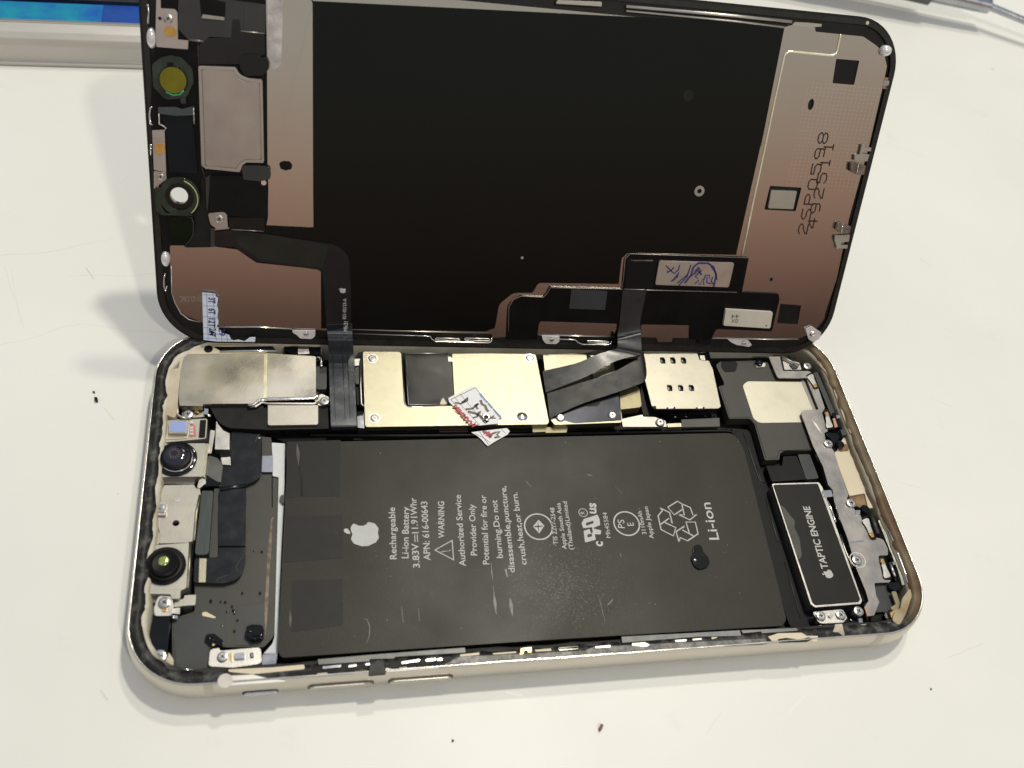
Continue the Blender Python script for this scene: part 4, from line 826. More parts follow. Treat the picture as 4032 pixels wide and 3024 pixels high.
screwb = B('brass_corner', c('F', (1560, 1240), (1620, 1215), (1640, 1260), (1580, 1300)), 6.7, .4, mat('dull_brass', (.5, .36, .16), .8, .4, .3, 30), r=.3)
B('copper_strip', c('F', (1335, 1195), (1352, 1190), (1378, 1270), (1360, 1275)), 6.45, .15, mat('copper_line', (.5, .28, .2), .7, .4), r=.02, bev=0)
B('steel_leg', c('F', (1282, 1295), (1318, 1290), (1320, 1330), (1290, 1335)), 5.2, .6, CHROME, r=.1)
lathe('rubber_grommet', PH, BODY, 'F', 1255, 1300, 4.4, [(1.0, 0), (.95, .6), (.4, .7), (.3, .4)], BLKG)
B('gasket_scrap', c('F', (1085, 1345), (1140, 1340), (1165, 1440), (1150, 1448), (1110, 1415), (1060, 1412)), 7.5, .25, mat('tan_scrap', (.42, .36, .30), .2, .4, .4, 30), r=.1)
B('side_ledge_white', c('F', (1165, 1358), (1560, 1330), (1600, 1345), (1570, 1358), (1180, 1385)), 7.0, .6, CREAMB, r=.2, bev=.15)

# ---- front strip between battery and rim
B('side_rail', c('M', (555, 468), (880, 440), (1470, 395), (1475, 425), (1035, 452), (1030, 462), (880, 466), (875, 480), (560, 500)), 7.5, 1, mat('grey_rail', (.13, .135, .13), .4, .45, .1, 15), r=.1)
B('side_rail', c('N', (365, 305), (750, 285), (1050, 268), (1060, 300), (810, 305), (370, 340)), 7.5, 1, mat('grey_rail_dusty', (.17, .175, .17), .4, .5, .2, 25), r=.1)
B('side_rail', c('N', (1060, 268), (1380, 255), (1390, 270), (1180, 285), (1175, 275), (1070, 285)), 7.5, .8, mat('grey_rail_b', (.15, .15, .15), .6, .4), r=.1)
B('white_ledge', c('M', (270, 518), (470, 500), (476, 528), (300, 545), (150, 560), (0, 545), (0, 530)), 7.5, .8, CREAMB, r=.3, bev=.15)
B('white_ledge', c('M', (0, 570), (150, 562), (260, 590), (355, 598), (350, 606), (0, 630)), 7.45, .3, mat('bare_white_edge', (.75, .73, .68), .1, .4), r=.3)
disc('round_mark', PH, BODY, 'H', 965, 1615, 1.2, 7.62, .1, mat('mark_white', (.60, .58, .52), .1, .3), bev=.05)
B('cable_clamp', c('M', (515, 520), (560, 510), (880, 490), (880, 520), (520, 560)), 7.44, 1, BLK, r=.2)
B('cable_clamp', c('M', (1000, 480), (1380, 450), (1390, 480), (1010, 520)), 7.44, 1, BLK, r=.2)
for a, b_ in (((585, 520), (700, 508)), ((745, 512), (798, 504)), ((1075, 490), (1190, 472)), ((1225, 475), (1290, 466)), ((1295, 470), (1330, 466)), ((850, 500), (880, 496))):
    B('button_contact', c('M', (a[0], a[1] - 8), (b_[0], b_[1] - 8), (b_[0], b_[1] + 8), (a[0], a[1] + 8)), 7.75, .7, CHROME, r=.3, bev=.15)
for a, b_ in (((550, 562), (615, 556)), ((775, 550), (860, 543)), ((1060, 525), (1110, 520))):
    B('white_foot', c('M', (a[0], a[1] - 6), (b_[0], b_[1] - 6), (b_[0], b_[1] + 8), (a[0], a[1] + 10)), 7.48, .4, CREAMB, r=.2)
B('white_ledge', c('M', (975, 520), (1000, 525), (1050, 530), (1240, 515), (1300, 512), (1310, 520), (985, 545)), 7.5, .3, mat('bare_white_b', (.78, .76, .70), .1, .4), r=.2)
B('adhesive_crumb', c('M', (880, 500), (905, 490), (930, 470), (960, 490), (982, 550), (872, 560)), 8.0, 1.2, mat('crumb_black', (.03, .03, .03), 0, .6, .4, 60, 1, 60), r=.2, bev=.3)
B('gritty_strip', c('M', (1385, 480), (1440, 450), (1700, 440), (2212, 415)) + c('N', (200, 365), (600, 345), (1200, 315), (1215, 345), (1180, 350), (0, 420)) + c('M', (1310, 520), (1320, 505)), 7.42, .4, GRIT, r=.2, bev=.1)
for k, pts in (('M', [(1440, 438), (1560, 425), (1560, 440), (1440, 450)]), ('M', [(1905, 408), (2005, 400), (2010, 414), (1910, 420)]), ('M', [(2050, 402), (2170, 388), (2175, 402), (2060, 412)]),
               ('N', [(0, 368), (110, 360), (112, 374), (0, 380)]), ('N', [(210, 362), (300, 354), (300, 366), (215, 372)]), ('N', [(424, 345), (500, 338), (530, 352), (510, 364), (430, 356)]),
               ('N', [(675, 325), (745, 320), (740, 332), (680, 336)]), ('N', [(885, 308), (930, 306), (900, 318), (890, 320)]), ('N', [(1275, 285), (1410, 282), (1440, 300), (1505, 300), (1500, 335), (1430, 325), (1400, 338), (1330, 318), (1250, 340), (1215, 305)]),
               ('N', [(775, 318), (830, 314), (830, 322), (780, 326)]), ('M', [(1640, 430), (1790, 418), (1790, 428), (1650, 438)])):
    B('bare_metal_flake', c(k, *pts), 7.5, .2, mat('flake_%d' % len(bpy.data.materials), (.78, .76, .70), .5, .35, .2, 30) if random.random() < .3 else CREAMB, r=.1, bev=.04)
B('black_residue', c('N', (1270, 320), (1320, 312), (1400, 322), (1450, 308), (1480, 318), (1440, 335), (1280, 340)), 7.56, .15, BLKM, r=.3)
B('brass_clip', c('M', (1820, 398), (1885, 392), (1885, 425), (1862, 425), (1860, 412), (1838, 414), (1836, 432), (1810, 440)), 7.5, .8, mat('brass_brown', (.42, .30, .14), .9, .35), r=.1)
for x in range(1200, 1480, 40): B('zip_mark', c('N', (x, 262), (x + 14, 261), (x + 14, 268), (x, 269)), 6.3, .2, SILVD, r=.05)
for i in range(9): disc('grain', PH, BODY, 'F', 940 + i * 24 + random.uniform(-6, 6), 1368 - i * 1.5 + random.uniform(-8, 8), random.uniform(.15, .3), 5.6, .5, CHROME)

# ---- buttons and antenna lines on the visible side
def side_pt(k, x, y, yy):        # photo point taken to the vertical plane y = yy
    q = c(k, (x, y))[0]; d = (Vector(CR[0]) * ((q[0] - 2016) / FPX) + Vector(CR[1]) * ((q[1] - 1512) / FPX) + Vector(CR[2]))
    t = (yy - CC.y) / d.y; return CC + d * t
FRONT = Frame((0, -HH, 0), (1, 0, 0), (0, 0, 1), (0, -1, 0))
def pill(name, k, a, b_, zc, hh_, proud, mt, parent=PH, bev=.25):
    x0, x1 = side_pt(k, *a, -HH).x, side_pt(k, *b_, -HH).x
    pts = rounded([(x0, zc - hh_, None), (x1, zc - hh_, None), (x1, zc + hh_, None), (x0, zc + hh_, None)], hh_ * .98)
    return prism2d(name, parent, FRONT, [pts], proud, 1.0, mt, bev, 3)
pill('volume_button_slot', 'M', (492, 672), (900, 652), 3.9, 1.12, .02, mat('button_gap', (.10, .085, .06), .3, .5), bev=0)
pill('volume_button', 'M', (503, 672), (890, 652), 3.9, .95, .36, MICA)
pill('volume_button_slot', 'M', (985, 640), (1385, 612), 3.9, 1.12, .02, bpy.data.materials['button_gap'], bev=0)
pill('volume_button', 'M', (996, 640), (1374, 612), 3.9, .95, .36, MICA)
pill('mute_switch_slot', 'M', (92, 716), (316, 700), 3.5, .85, .02, BLK, bev=0)
pill('mute_switch', 'M', (104, 716), (308, 700), 3.35, .6, .3, mat('white_switch', (.75, .76, .80), .4, .25), bev=.15)
def band(x0, x1):
    pr = [(i_ - .03, z) for i_, z in PROF[1:]]; V = []; Fc = []
    for x in (x0, x1): V += [(x, -HH + i_, z) for i_, z in pr]
    n = len(pr)
    for i in range(n - 1): Fc.append((i, i + 1, n + i + 1, n + i))
    return link('antenna_band', V, Fc, ANT, PH, True)
xa = side_pt('N', 1838, 345, -HH).x; band(xa - .75, xa + .75)
xa = side_pt('Q', 455, 1508, -HH).x; band(xa - .75, xa + .75)

# ------------------------------------------------------------------ DISPLAY, standing up behind
DP = thing('display_panel', 'detached black smartphone screen propped upright, bare metal back and flex cables facing out', 'phone screen', tuple(DISP.w(0, -37, 0)))
dr = [(x, y) for x, y, z in rrect(0, 0, hw=74.6, hh=37.1, rc=10.7)]
hole_px = c('B', (675, 155))[0]; hx, hy = DISP.px(hole_px[0], hole_px[1], 0)
hole = circle(hx, hy, 1.75, 32)
def inset(ins): return [(x, y) for x, y, z in rrect(ins, 0, hw=74.6, hh=37.1, rc=10.7)]
prism2d('glass', DP, DISP, [inset(.3), hole], -.9, 1.0, mat('cover_glass', (.01, .01, .011), 0, .06, coat=1), .3, 3)
prism2d('glass_edge', DP, DISP, [inset(.12), inset(.5)], -.75, .5, mat('glass_edge_bright', (.62, .66, .64), 0, .15, coat=1), .1)
prism2d('frame', DP, DISP, [inset(0), hole], 0, .95, mat('frame_black', (.006, .0065, .006), 0, .38, .3, 30, spec=.35), .2, 3)
prism2d('frame_lip', DP, DISP, [inset(.5), inset(1.5)], .5, .6, mat('frame_lip_black', (.010, .011, .010), 0, .3, .4, 30), .15, 2)
def D_(name, pts, top, th, mt, **k): return P(name, k.pop('parent', DP), DISP, pts, top, th, mt, **k)
def dd(x, y, r_=None):            # a point given in display millimetres, turned into the same form
    w = DISP.w(x, y, .3); v = w - CC; cx, cy, cz = v.dot(Vector(CR[0])), v.dot(Vector(CR[1])), v.dot(Vector(CR[2]))
    return (FPX * cx / cz + 2016, FPX * cy / cz + 1512, r_)
# bare metal plate
pl = D_('back_plate', c('I', (0, 225), (235, 262), (520, 298), (600, 272), (855, 298), (860, 345), (1150, 375), (1380, 398, 1.5), (1500, 480, 2), (1600, 560, 2.5), (1638, 720, 1), (1590, 950), (1440, 1600)) +
        c('J', (1500, 1000), (1420, 1400), (1365, 1659)) + c('E', (1215, -40), (1208, 10, 1), (1150, 85, 2), (1060, 152, 2), (990, 182)) + c('K', (1960, 687), (1440, 681), (1340, 680), (1335, 706), (1250, 706), (1240, 678), (640, 662), (500, 662), (220, 680), (215, 655), (-700, 620)) +
        c('B', (1950, 1330), (1660, 1312), (1560, 1308), (1350, 1300), (1010, 1300), (880, 1262, 3), (680, 1180, 5), (612, 1000, 5), (598, 770), (595, 590), (715, 590), (735, 608), (950, 605), (985, 600), (985, 440), (1440, 400)) + [dd(-49, 33), dd(40, 33)],
        .45, .4, PLATE, r=.25, bev=.06, holes=[c('I', (1085, 640), (1338, 660), (1280, 925), (1045, 905)), ('o', 'K', 1953, 317, .42), c('K', (2010, 468), (2140, 478), (2118, 596), (1990, 588)),
        c('J', (640, 640), (985, 660), (920, 918), (578, 900)), ('o', 'I', 810, 1137, .65, 1.15)])
add_uv(pl, DISP)
# black square wells inside the holes get a slightly glossy floor
for pts in (c('I', (1085, 640), (1338, 660), (1280, 925), (1045, 905)), c('K', (2010, 468), (2140, 478), (2118, 596), (1990, 588))): D_('window_pad', pts, .2, .1, mat('pad_black', (.006, .007, .008), 0, .3, spec=.3), r=.3, bev=0)
chp = D_('recessed_chip', c('J', (655, 690), (935, 700), (895, 895), (622, 885)), .75, .7, PALE, r=.25, bev=.1)
# graphite film
film = D_('graphite_film', c('I', (0, 240), (522, 303), (255, 1659)) + c('J', (585, 0), (272, 1392, .8)) + c('K', (1752, 164), (1062, 150, 1), (1025, 185), (1005, 345), (505, 338, 1.2), (470, 400, .8), (350, 400, 2.5), (262, 470, 2), (235, 618), (180, 640), (-380, 632)) +
            c('B', (1912, 1312), (1910, 800), (1350, 740), (1180, 625), (985, 600), (985, 460), (1440, 415), (1845, 432)) + c('A', (1842, 1659), (1838, -40)) + [dd(-45, 30.5)], .58, .1, FILM, r=.1, bev=.02)
strip = D_('plate_strip', c('A', (1430, -60), (1800, -60, 1.5), (1838, 30), (1842, 1659)) + c('B', (1845, 405, .8), (1825, 434, .8), (1490, 415, .8), (1452, 370), (1445, 100)), .62, .15, PLATE, r=.4, bev=.05, holes=[c('A', (1545, 1420), (1580, 1402), (1640, 1405), (1662, 1440), (1650, 1475), (1600, 1485), (1560, 1470))])
add_uv(strip, DISP)
D_('window_pad', c('A', (1545, 1420), (1580, 1402), (1640, 1405), (1662, 1440), (1650, 1475), (1600, 1485), (1560, 1470)), .66, .05, BLK, r=.4, bev=0)
D_('plate_tape', c('A', (1440, -60), (1585, -60), (1565, 560), (1500, 620), (1450, 500)), .68, .08, mat('mottled_tape', (.55, .53, .52), .4, .45, .25, 40, .6, 80), r=.3, bev=0)
disc('washer', DP, DISP, 'Q', 1511, 413, 1.12, .75, .15, PALE, hole=.5, bev=.03); disc('washer_hole', DP, DISP, 'Q', 1511, 413, .5, .62, .02, BLK, bev=0)
disc('smudge', film, DISP, 'Q', 1487, 206, 1.1, .60, .01, BLKG, bev=0)
disc('speck', film, DISP, 'Q', 1128, 557, .3, .66, .1, SILVD, bev=.02)
# raised crease lines on the right plate, lamp gleam painted into their pale colour
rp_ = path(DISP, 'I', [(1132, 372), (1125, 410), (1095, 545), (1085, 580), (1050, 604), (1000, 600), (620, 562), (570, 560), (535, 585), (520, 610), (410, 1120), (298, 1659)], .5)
tube('plate_ridge', pl, rp_ + path(DISP, 'J', [(560, 340), (450, 850), (333, 1405)], .5), .24, mat('ridge_gleam', (.95, .88, .66), .6, .25))
tube('plate_top_rail', DP, path(DISP, 'I', [(-1200, 70), (0, 175), (600, 238)], .7), .3, mat('rail_cream', (.62, .60, .55), .8, .35))
tube('plate_top_rail', DP, path(DISP, 'I', [(-1200, 118), (0, 232), (520, 296)], .6), .22, bpy.data.materials['rail_cream'])
# bottom rails
tube('plate_bottom_rail', DP, path(DISP, 'B', [(1000, 1302), (1350, 1300), (1660, 1318)], .55), .13, RIMB)
tube('plate_bottom_rail', DP, path(DISP, 'C', [(190, 215), (740, 232), (1380, 250)], .55), .13, mat('rail_warm', (.6, .5, .42), 1, .3))
tube('plate_bottom_rail', DP, path(DISP, 'C', [(190, 250), (740, 270), (880, 280)], .4), .12, SILVD)
tube('plate_bottom_rail', DP, path(DISP, 'K', [(500, 662), (1000, 675)], .6), .12, RIMB)
tube('plate_bottom_rail', DP, path(DISP, 'K', [(1580, 682), (1960, 690), (2120, 688)], .6), .12, RIMB)
tube('plate_edge_line', DP, path(DISP, 'B', [(606, 770), (612, 1000), (640, 1090), (690, 1180), (760, 1235), (860, 1260)], .55), .12, SILVD)
# laser text in dots
DOT = {'2': ['01110', '10001', '00001', '00110', '01000', '10000', '11111'], 'Z': ['11111', '00001', '00010', '00100', '01000', '10000', '11111'], 'S': ['01111', '10000', '10000', '01110', '00001', '00001', '11110'],
       'P': ['11110', '10001', '10001', '11110', '10000', '10000', '10000'], '0': ['01110', '10001', '10001', '10001', '10001', '10001', '01110'], '5': ['11111', '10000', '11110', '00001', '00001', '10001', '01110'],
       '9': ['01110', '10001', '10001', '01111', '00001', '00001', '01110'], '8': ['01110', '10001', '10001', '01110', '10001', '10001', '01110'], '4': ['00010', '00110', '01010', '10010', '11111', '00010', '00010'], '1': ['00100', '01100', '00100', '00100', '00100', '00100', '01110']}
def dotword(word, a, b_, hgt, step_w, k='J', n=.50):
    pa = Vector(DISP.px(*c(k, a)[0][:2], n)); pb = Vector(DISP.px(*c(k, b_)[0][:2], n)); u = (pb - pa); ln = u.length; u /= ln; v = Vector((-u.y, u.x)); V = []; Fc = []
    adv = ln / (len(word) - 1)
    for i, chh in enumerate(word):
        pts = set()
        for r_, row in enumerate(DOT[chh]):
            for q_, bit in enumerate(row):
                if bit == '1':
                    pts.add((q_, 6 - r_))
                    for dx_, dy_ in ((1, 0), (0, 1), (1, 1), (-1, 1)):
                        q2, r2 = q_ + dx_, r_ - dy_
                        if 0 <= q2 < 5 and 0 <= r2 < 7 and DOT[chh][r2][q2] == '1' and (dx_ == 0 or dy_ == 0 or (DOT[chh][r_][q2] == '0' and DOT[chh][r2][q_] == '0')): pts.add((q_ + dx_ / 2, 6 - r_ + dy_ / 2))
        for x, y in pts:
            ctr = pa + u * (adv * i + (x - 2) / 4 * step_w) + v * (y / 6 * hgt)
            s0 = len(V); V += [DISP.w(*(ctr + Vector((.17 * math.cos(t * math.pi / 3), .17 * math.sin(t * math.pi / 3)))), n) for t in range(6)]
            Fc.append(tuple(range(s0, s0 + 6)))
    link('laser_text', V, Fc, INKD, pl)
dotword('2SP0598', (1050, 1112), (1268, 125), 2.1, 2.1); dotword('492511', (1150, 1050), (1330, 222), 2.1, 2.0)
# ear-speaker and sensor assembly at the left
D_('sensor_carrier', c('A', (480, -60), (1430, -60), (1440, 480), (1445, 1420), (1452, 1640)) + c('B', (1448, 350), (1425, 465), (1112, 452), (1090, 310), (935, 300), (905, 30), (870, -30), (860, 20), (850, 250), (800, 330), (800, 480, 1.5), (740, 590), (590, 590), (560, 700), (520, 500), (480, 200)) + c('A', (440, 1400), (430, 900), (440, 500), (470, 420)), .75, .4, BLK, r=.3, bev=.1, holes=[('o', 'B', 675, 155, 1.9)])
D_('upper_cover', c('A', (670, -60), (1430, 40), (1425, 290), (1210, 285), (1140, 330), (935, 320), (910, 350), (755, 345), (665, 250)), 1.25, .6, DARK, r=.3)
D_('cover_well', c('A', (850, -40), (1080, 20), (1075, 150), (870, 150)), 1.3, .1, BLK, r=.1)
D_('steel_bar', c('A', (880, 125), (1070, 150), (1068, 176), (870, 158)), 1.4, .3, PALE, r=.1)
D_('cover_panel', c('A', (1240, 50), (1415, 60), (1415, 275), (1240, 262)), 1.35, .15, DARK, r=.2)
D_('black_tape', c('A', (930, 330), (1130, 330), (1140, 170), (1200, 170), (1215, 270), (1420, 300), (1425, 470), (1200, 560), (850, 560), (850, 390)), 1.35, .3, mat('crinkled_tape', (.004, .0045, .005), 0, .22, .4, 30, .6, 90), r=.3)
D_('black_tape', c('A', (1205, 480, 1), (1350, 470, 1), (1380, 495), (1455, 515), (1458, 600), (1400, 660), (1250, 665, 1), (1200, 580, 1)), 2.0, .6, BLKG, r=.5, bev=.2)
D_('black_tape', c('A', (1215, 1440, .6), (1370, 1440), (1465, 1460), (1470, 1560), (1380, 1580), (1235, 1565, .6)), 1.7, .5, DARK, r=.4, bev=.15)
tube('bright_tape_edge', DP, path(DISP, 'A', [(1210, 268), (1300, 280), (1420, 292)], 1.4), .1, SILVD)
es = D_('earpiece_speaker', c('A', (842, 572, .4), (1165, 585, .5), (1205, 650, 1.2), (1275, 680), (1400, 692, .4), (1414, 1420), (1260, 1415, 1.2), (1225, 1440), (1205, 1500), (905, 1470, .6), (870, 1440)), 1.9, 1.2, SILVD, r=.4, bev=.15)
inn = c('A', (875, 605), (1150, 620), (1190, 680), (1260, 712), (1375, 722), (1388, 1390), (1250, 1388), (1200, 1420), (1172, 1465), (905, 1442))
D_('speaker_plate', inn, 2.05, .3, mat('speaker_plate_steel', (.47, .42, .38), .95, .40, .08, 10, .25, 120), r=.5, bev=.1, parent=es)
stroke('speaker_groove', es, DISP, px2(inn), 1.93, .16, mat('groove_dark', (.08, .06, .05), .5, .4), close=True)
# divider lines
tube('carrier_edge', DP, path(DISP, 'A', [(840, 370), (845, 560), (855, 1000), (868, 1440), (905, 1560)], 1.0), .13, DARK2)
tube('carrier_edge', DP, path(DISP, 'A', [(760, 345), (905, 365)], 1.1), .25, mat('edge_grey', (.2, .19, .17), .7, .4))
D_('side_strip', c('B', (905, 0), (955, -30), (930, 210), (925, 300), (912, 240)), 1.0, .3, DARK2, r=.1)
# upper tab plate
ut = D_('ground_plate', c('A', (478, -60), (512, -60), (515, 72), (640, 80, .5), (660, 110), (665, 345), (755, 352), (752, 430), (620, 420), (478, 408), (470, 270)), 1.3, .3, mat('ground_steel', (.55, .50, .47), .9, .4), r=.15)
screw(DP, DISP, 'A', 578, 162, 1.2, .85)
disc('dark_hole', ut, DISP, 'A', 507, 160, .3, 1.34, .02, BLK, bev=0)
D_('glue_spot', c('A', (530, 235, .8), (640, 230, .8), (660, 290, .8), (630, 320, .8), (560, 320, .8)), 1.45, .2, GLUE, parent=ut, bev=.08, r=.7)
lt = D_('ground_plate', c('A', (440, 1135), (548, 1130), (562, 1500), (455, 1480)) , 1.2, .3, bpy.data.materials['ground_steel'], r=.15)
D_('glue_spot', c('A', (455, 1255, .5), (545, 1245, .5), (555, 1325, .5), (480, 1350, .5)), 1.35, .2, GLUE, parent=lt, bev=.08, r=.6)
D_('ground_plate', c('A', (455, 1490), (560, 1500), (565, 1560), (500, 1610), (490, 1659), (455, 1640)), 1.05, .3, bpy.data.materials['ground_steel'], r=.15)
screw(DP, DISP, 'A', 512, 1540, 1.0, .7)
# sensors
s1_ = D_('light_sensor', c('A', (520, 500, 1), (600, 482, 1), (690, 500, 1), (790, 600, 1), (800, 720, 1), (740, 850, 1), (560, 870, 1), (450, 760, 1), (438, 560, 1)), 1.6, .8, GREEN, r=1.2, bev=.25)
disc('sensor_ring', s1_, DISP, 'A', 625, 700, 2.55, 1.8, .3, BLKG, hole=2.3); disc('filter_glass', s1_, DISP, 'A', 622, 700, 2.3, 1.95, .4, YEL, bev=.3, seg=4)
D_('ring_notch', c('A', (565, 545), (625, 548), (622, 600), (575, 580)), 1.9, .2, BLK, parent=s1_)
D_('green_drip', c('A', (680, 850), (735, 850), (735, 910), (690, 900)), 1.7, .4, GREEN, r=.4, parent=s1_)
tube('green_edge', s1_, path(DISP, 'A', [(560, 800), (620, 830), (680, 825), (715, 790)], 2.0), .12, mat('bright_green', (.05, .35, .15), 0, .2))
B2 = D_('sensor_bar', c('A', (490, 935), (640, 930), (700, 950), (805, 925), (795, 1005), (640, 1008), (495, 990)), 1.5, .5, mat('slate_sheen', (.09, .11, .12), .7, .35), r=.15)
D_('proximity_module', c('A', (510, 1000), (790, 1015), (835, 1510), (590, 1500), (555, 1120)), 1.2, .4, mat('midnight_film', (.005, .007, .010), 0, .4, spec=.2), r=.3)
tube('module_wire', DP, path(DISP, 'A', [(500, 990), (502, 1080), (540, 1100), (560, 1115), (550, 1135)], 1.4), .15, SILVD)
tube('module_wire', DP, path(DISP, 'A', [(800, 940), (808, 1080)], 1.4), .15, SILVD)
cm_ring = disc('camera_bezel', DP, DISP, 'B', 678, 165, 3.75, 1.5, .8, GREEN, hole=2.6, bev=.25, seg=3)
disc('camera_gasket', cm_ring, DISP, 'B', 675, 157, 2.65, 1.3, .6, BLKG, hole=1.62, bev=.12)
tube('bezel_highlight', cm_ring, [DISP.w(hx + 3.6 * math.cos(a), hy - .15 + 3.6 * math.sin(a), 1.55) for a in [math.radians(t) for t in range(-50, 75, 8)]], .1, mat('lime_edge', (.5, .55, .25), 0, .3))
D_('green_frame', c('B', (465, 80), (520, 90), (520, 250), (560, 310), (790, 320), (790, 332), (520, 325), (470, 280)), 1.6, .5, GREEN, r=.3)
D_('flood_lens', c('B', (590, 345, 1.2), (700, 330, 1), (785, 350, 1.2), (800, 480, 1.2), (740, 560, 1.2), (620, 545, 1.2), (580, 450, 1.2)), 1.1, .3, DGREEN, r=1.5, bev=.1)
tube('lens_edge', DP, path(DISP, 'B', [(735, 335), (785, 350), (800, 400), (798, 490), (770, 545), (730, 585)], 1.15), .1, DARK2)
D_('lower_cover', c('B', (945, -20), (1180, -20), (1400, 20), (1440, 60), (1440, 350), (1090, 335), (1080, 300), (935, 300)), 1.35, .5, BLK, r=.3)
D_('lower_cover_tape', c('B', (1105, 345), (1425, 350), (1418, 462), (1112, 448)), 1.5, .4, BLKG, r=.2)
tube('tape_highlight', DP, path(DISP, 'B', [(1130, 448), (1280, 458), (1415, 466)], 1.3), .1, SILVD)
D_('flex_bracket', c('B', (925, 310), (1060, 298, 1), (1092, 320), (1100, 440), (1010, 448, 1), (950, 410, 1.2)), 1.5, .3, SILVD, r=.5)
screw(DP, DISP, 'B', 1025, 362, 1.4, .85)
D_('plate_outline_strip', c('B', (950, 440), (985, 440), (988, 600), (950, 606)), .7, .15, DARK2, r=.1)
# bead spec
disc('bead', DP, DISP, 'A', 1412, 1592, .5, 1.6, .5, CHROME)
# long sensor flex
fx = D_('sensor_flex', c('B', (985, 470), (1140, 455), (1430, 490), (1990, 576), (2080, 610, 2.5), (2155, 690, 2.5), (2168, 900), (2172, 1290), (1962, 1340), (1945, 1090), (1925, 830), (1880, 800), (1350, 728), (1260, 670), (1180, 620, 1), (1150, 600), (985, 600)), .85, .2, FLEX, r=.5, bev=.05)
D_('flex_stiffener', c('B', (1150, 500), (1430, 495), (1980, 590), (1925, 785), (1370, 710), (1290, 650), (1190, 590)), .9, .05, mat('flex_brownish', (.018, .018, .014), .1, .4, .2, 12, spec=.3), parent=fx, r=.6, bev=0)
apple(fx, DISP, c('B', (2098, 982))[0][:2], c('B', (2050, 972))[0][:2], 1.35, .9, INKW)
text(fx, DISP, '821-02123-A', c('B', (2128, 1232))[0][:2], c('B', (2132, 1052))[0][:2], .9, .72, INKW, bold=.01)
text(fx, DISP, '2012', c('B', (2150, 1432))[0][:2], c('B', (2152, 1362))[0][:2], .96, .85, INKW, bold=.02); text(fx, DISP, 'Mk3!', c('B', (2140, 1340))[0][:2], c('B', (2145, 1252))[0][:2], .9, .85, INKW, bold=.02)
def BW(k, x, y, z): q = c(k, (x, y))[0]; return BODY.w(*BODY.px(q[0], q[1], z), z)
def DW(k, x, y, z): q = c(k, (x, y))[0]; return DISP.w(*DISP.px(q[0], q[1], z), z)
rb1 = ribbon('sensor_flex_tail', DP, [(DW('G', 1850, 60, .8), DW('G', 2072, 50, .8)), (DW('G', 1855, 145, 1.0), DW('G', 2074, 145, 1.0)), (BW('G', 1862, 200, 12.5), BW('G', 2078, 200, 12.5)), (BW('G', 1866, 320, 7.2), BW('G', 2085, 320, 7.2)), (BW('G', 1875, 600, 6.9), BW('G', 2098, 600, 6.9)), (BW('G', 1886, 900, 6.9), BW('G', 2110, 900, 6.9)), (BW('G', 1890, 962, 6.3), BW('G', 2112, 960, 6.3)), (BW('G', 1892, 985, 4.0), BW('G', 2114, 980, 4.0))], mat('sheen_flex', (.034, .038, .046), .1, .26, .15, 18, .3, 60, spec=1), .14)
for dx in (40, 125, 168): tube('flex_crease', rb1, [BW('G', 1866 + dx, 325, 7.32), BW('G', 1875 + dx, 600, 7.02), BW('G', 1886 + dx, 880, 7.02)], .05, DARK2)
# lower circuit flex on the display
pcb = D_('display_flex_board', c('K', (305, 690), (315, 480, 2), (400, 418, 2), (543, 426, .5), (575, 364, .8), (1028, 376, .3), (1045, 195, .8), (1080, 155, .8), (1815, 182), (1772, 396), (2000, 405, .6), (2006, 440), (1958, 640), (1612, 625, .8), (1580, 690), (1448, 690), (1450, 602, .5), (1145, 597, .4), (1143, 690), (996, 690), (1000, 592, .8), (512, 577, .8), (495, 690)), .9, .35, mat('pcb_black', (.002, .002, .003), 0, .3, .3, 12, spec=.2), r=.2, bev=.08)
tube('board_step', pcb, path(DISP, 'K', [(1040, 376), (1180, 382), (1740, 396)], .95), .09, SILVD)
tube('board_outline', pcb, path(DISP, 'K', [(318, 640), (322, 490), (350, 440), (400, 420), (535, 428), (555, 410), (580, 368), (1025, 378), (1035, 300), (1045, 190), (1075, 157), (1810, 182)], .92), .07, mat('outline_grey', (.4, .36, .32), .9, .35))
D_('board_ridge', c('K', (1075, 195), (1220, 196), (1218, 206), (1100, 206)), 1.0, .1, SILVD, parent=pcb)
D_('raised_block', c('K', (1060, 190), (1250, 200), (1210, 375), (1045, 372)), 1.0, .1, BLK, parent=pcb)
D_('grey_film', c('K', (712, 377), (935, 388), (920, 506), (697, 498)), 1.0, .08, mat('blue_grey_film', (.028, .033, .038), .1, .45), parent=pcb, r=.1, bev=0)
st = D_('metal_label', c('K', (1258, 200, .5), (1725, 213, .5), (1690, 366, .5), (1232, 350, .5)), 1.4, .4, mat('label_steel', (.52, .46, .41), .85, .35, .05, 15), bev=.05)
def sc(*pts, w=.3): stroke('ink_scribble', st, DISP, px2(c('K', *pts)), 1.43, w, INKP)
sc((1298, 230), (1330, 262), (1350, 280), (1375, 258), (1385, 228)); sc((1310, 262), (1305, 275), (1330, 262), (1350, 240)); sc((1330, 330), (1370, 300), (1382, 270), (1360, 300), (1345, 325)); sc((1378, 355), (1430, 300), (1455, 225), (1430, 290), (1370, 340))
sc((1415, 340), (1455, 290), (1470, 240), (1500, 215), (1560, 215), (1595, 240), (1612, 290), (1600, 345), (1595, 362), w=.45); sc((1450, 300), (1480, 275), (1500, 240), (1520, 262), (1480, 300), (1500, 310)); sc((1480, 260), (1510, 270), (1475, 285), (1500, 250), (1520, 290), w=.4)
sc((1535, 320), (1545, 290), (1570, 290), (1572, 312), (1555, 300), (1552, 335), (1580, 345)); sc((1480, 345), (1500, 320), (1510, 352), (1530, 310), (1535, 350)); sc((1580, 235), (1606, 270), (1616, 320), w=.35); sc((1590, 300), (1580, 330), (1600, 350))
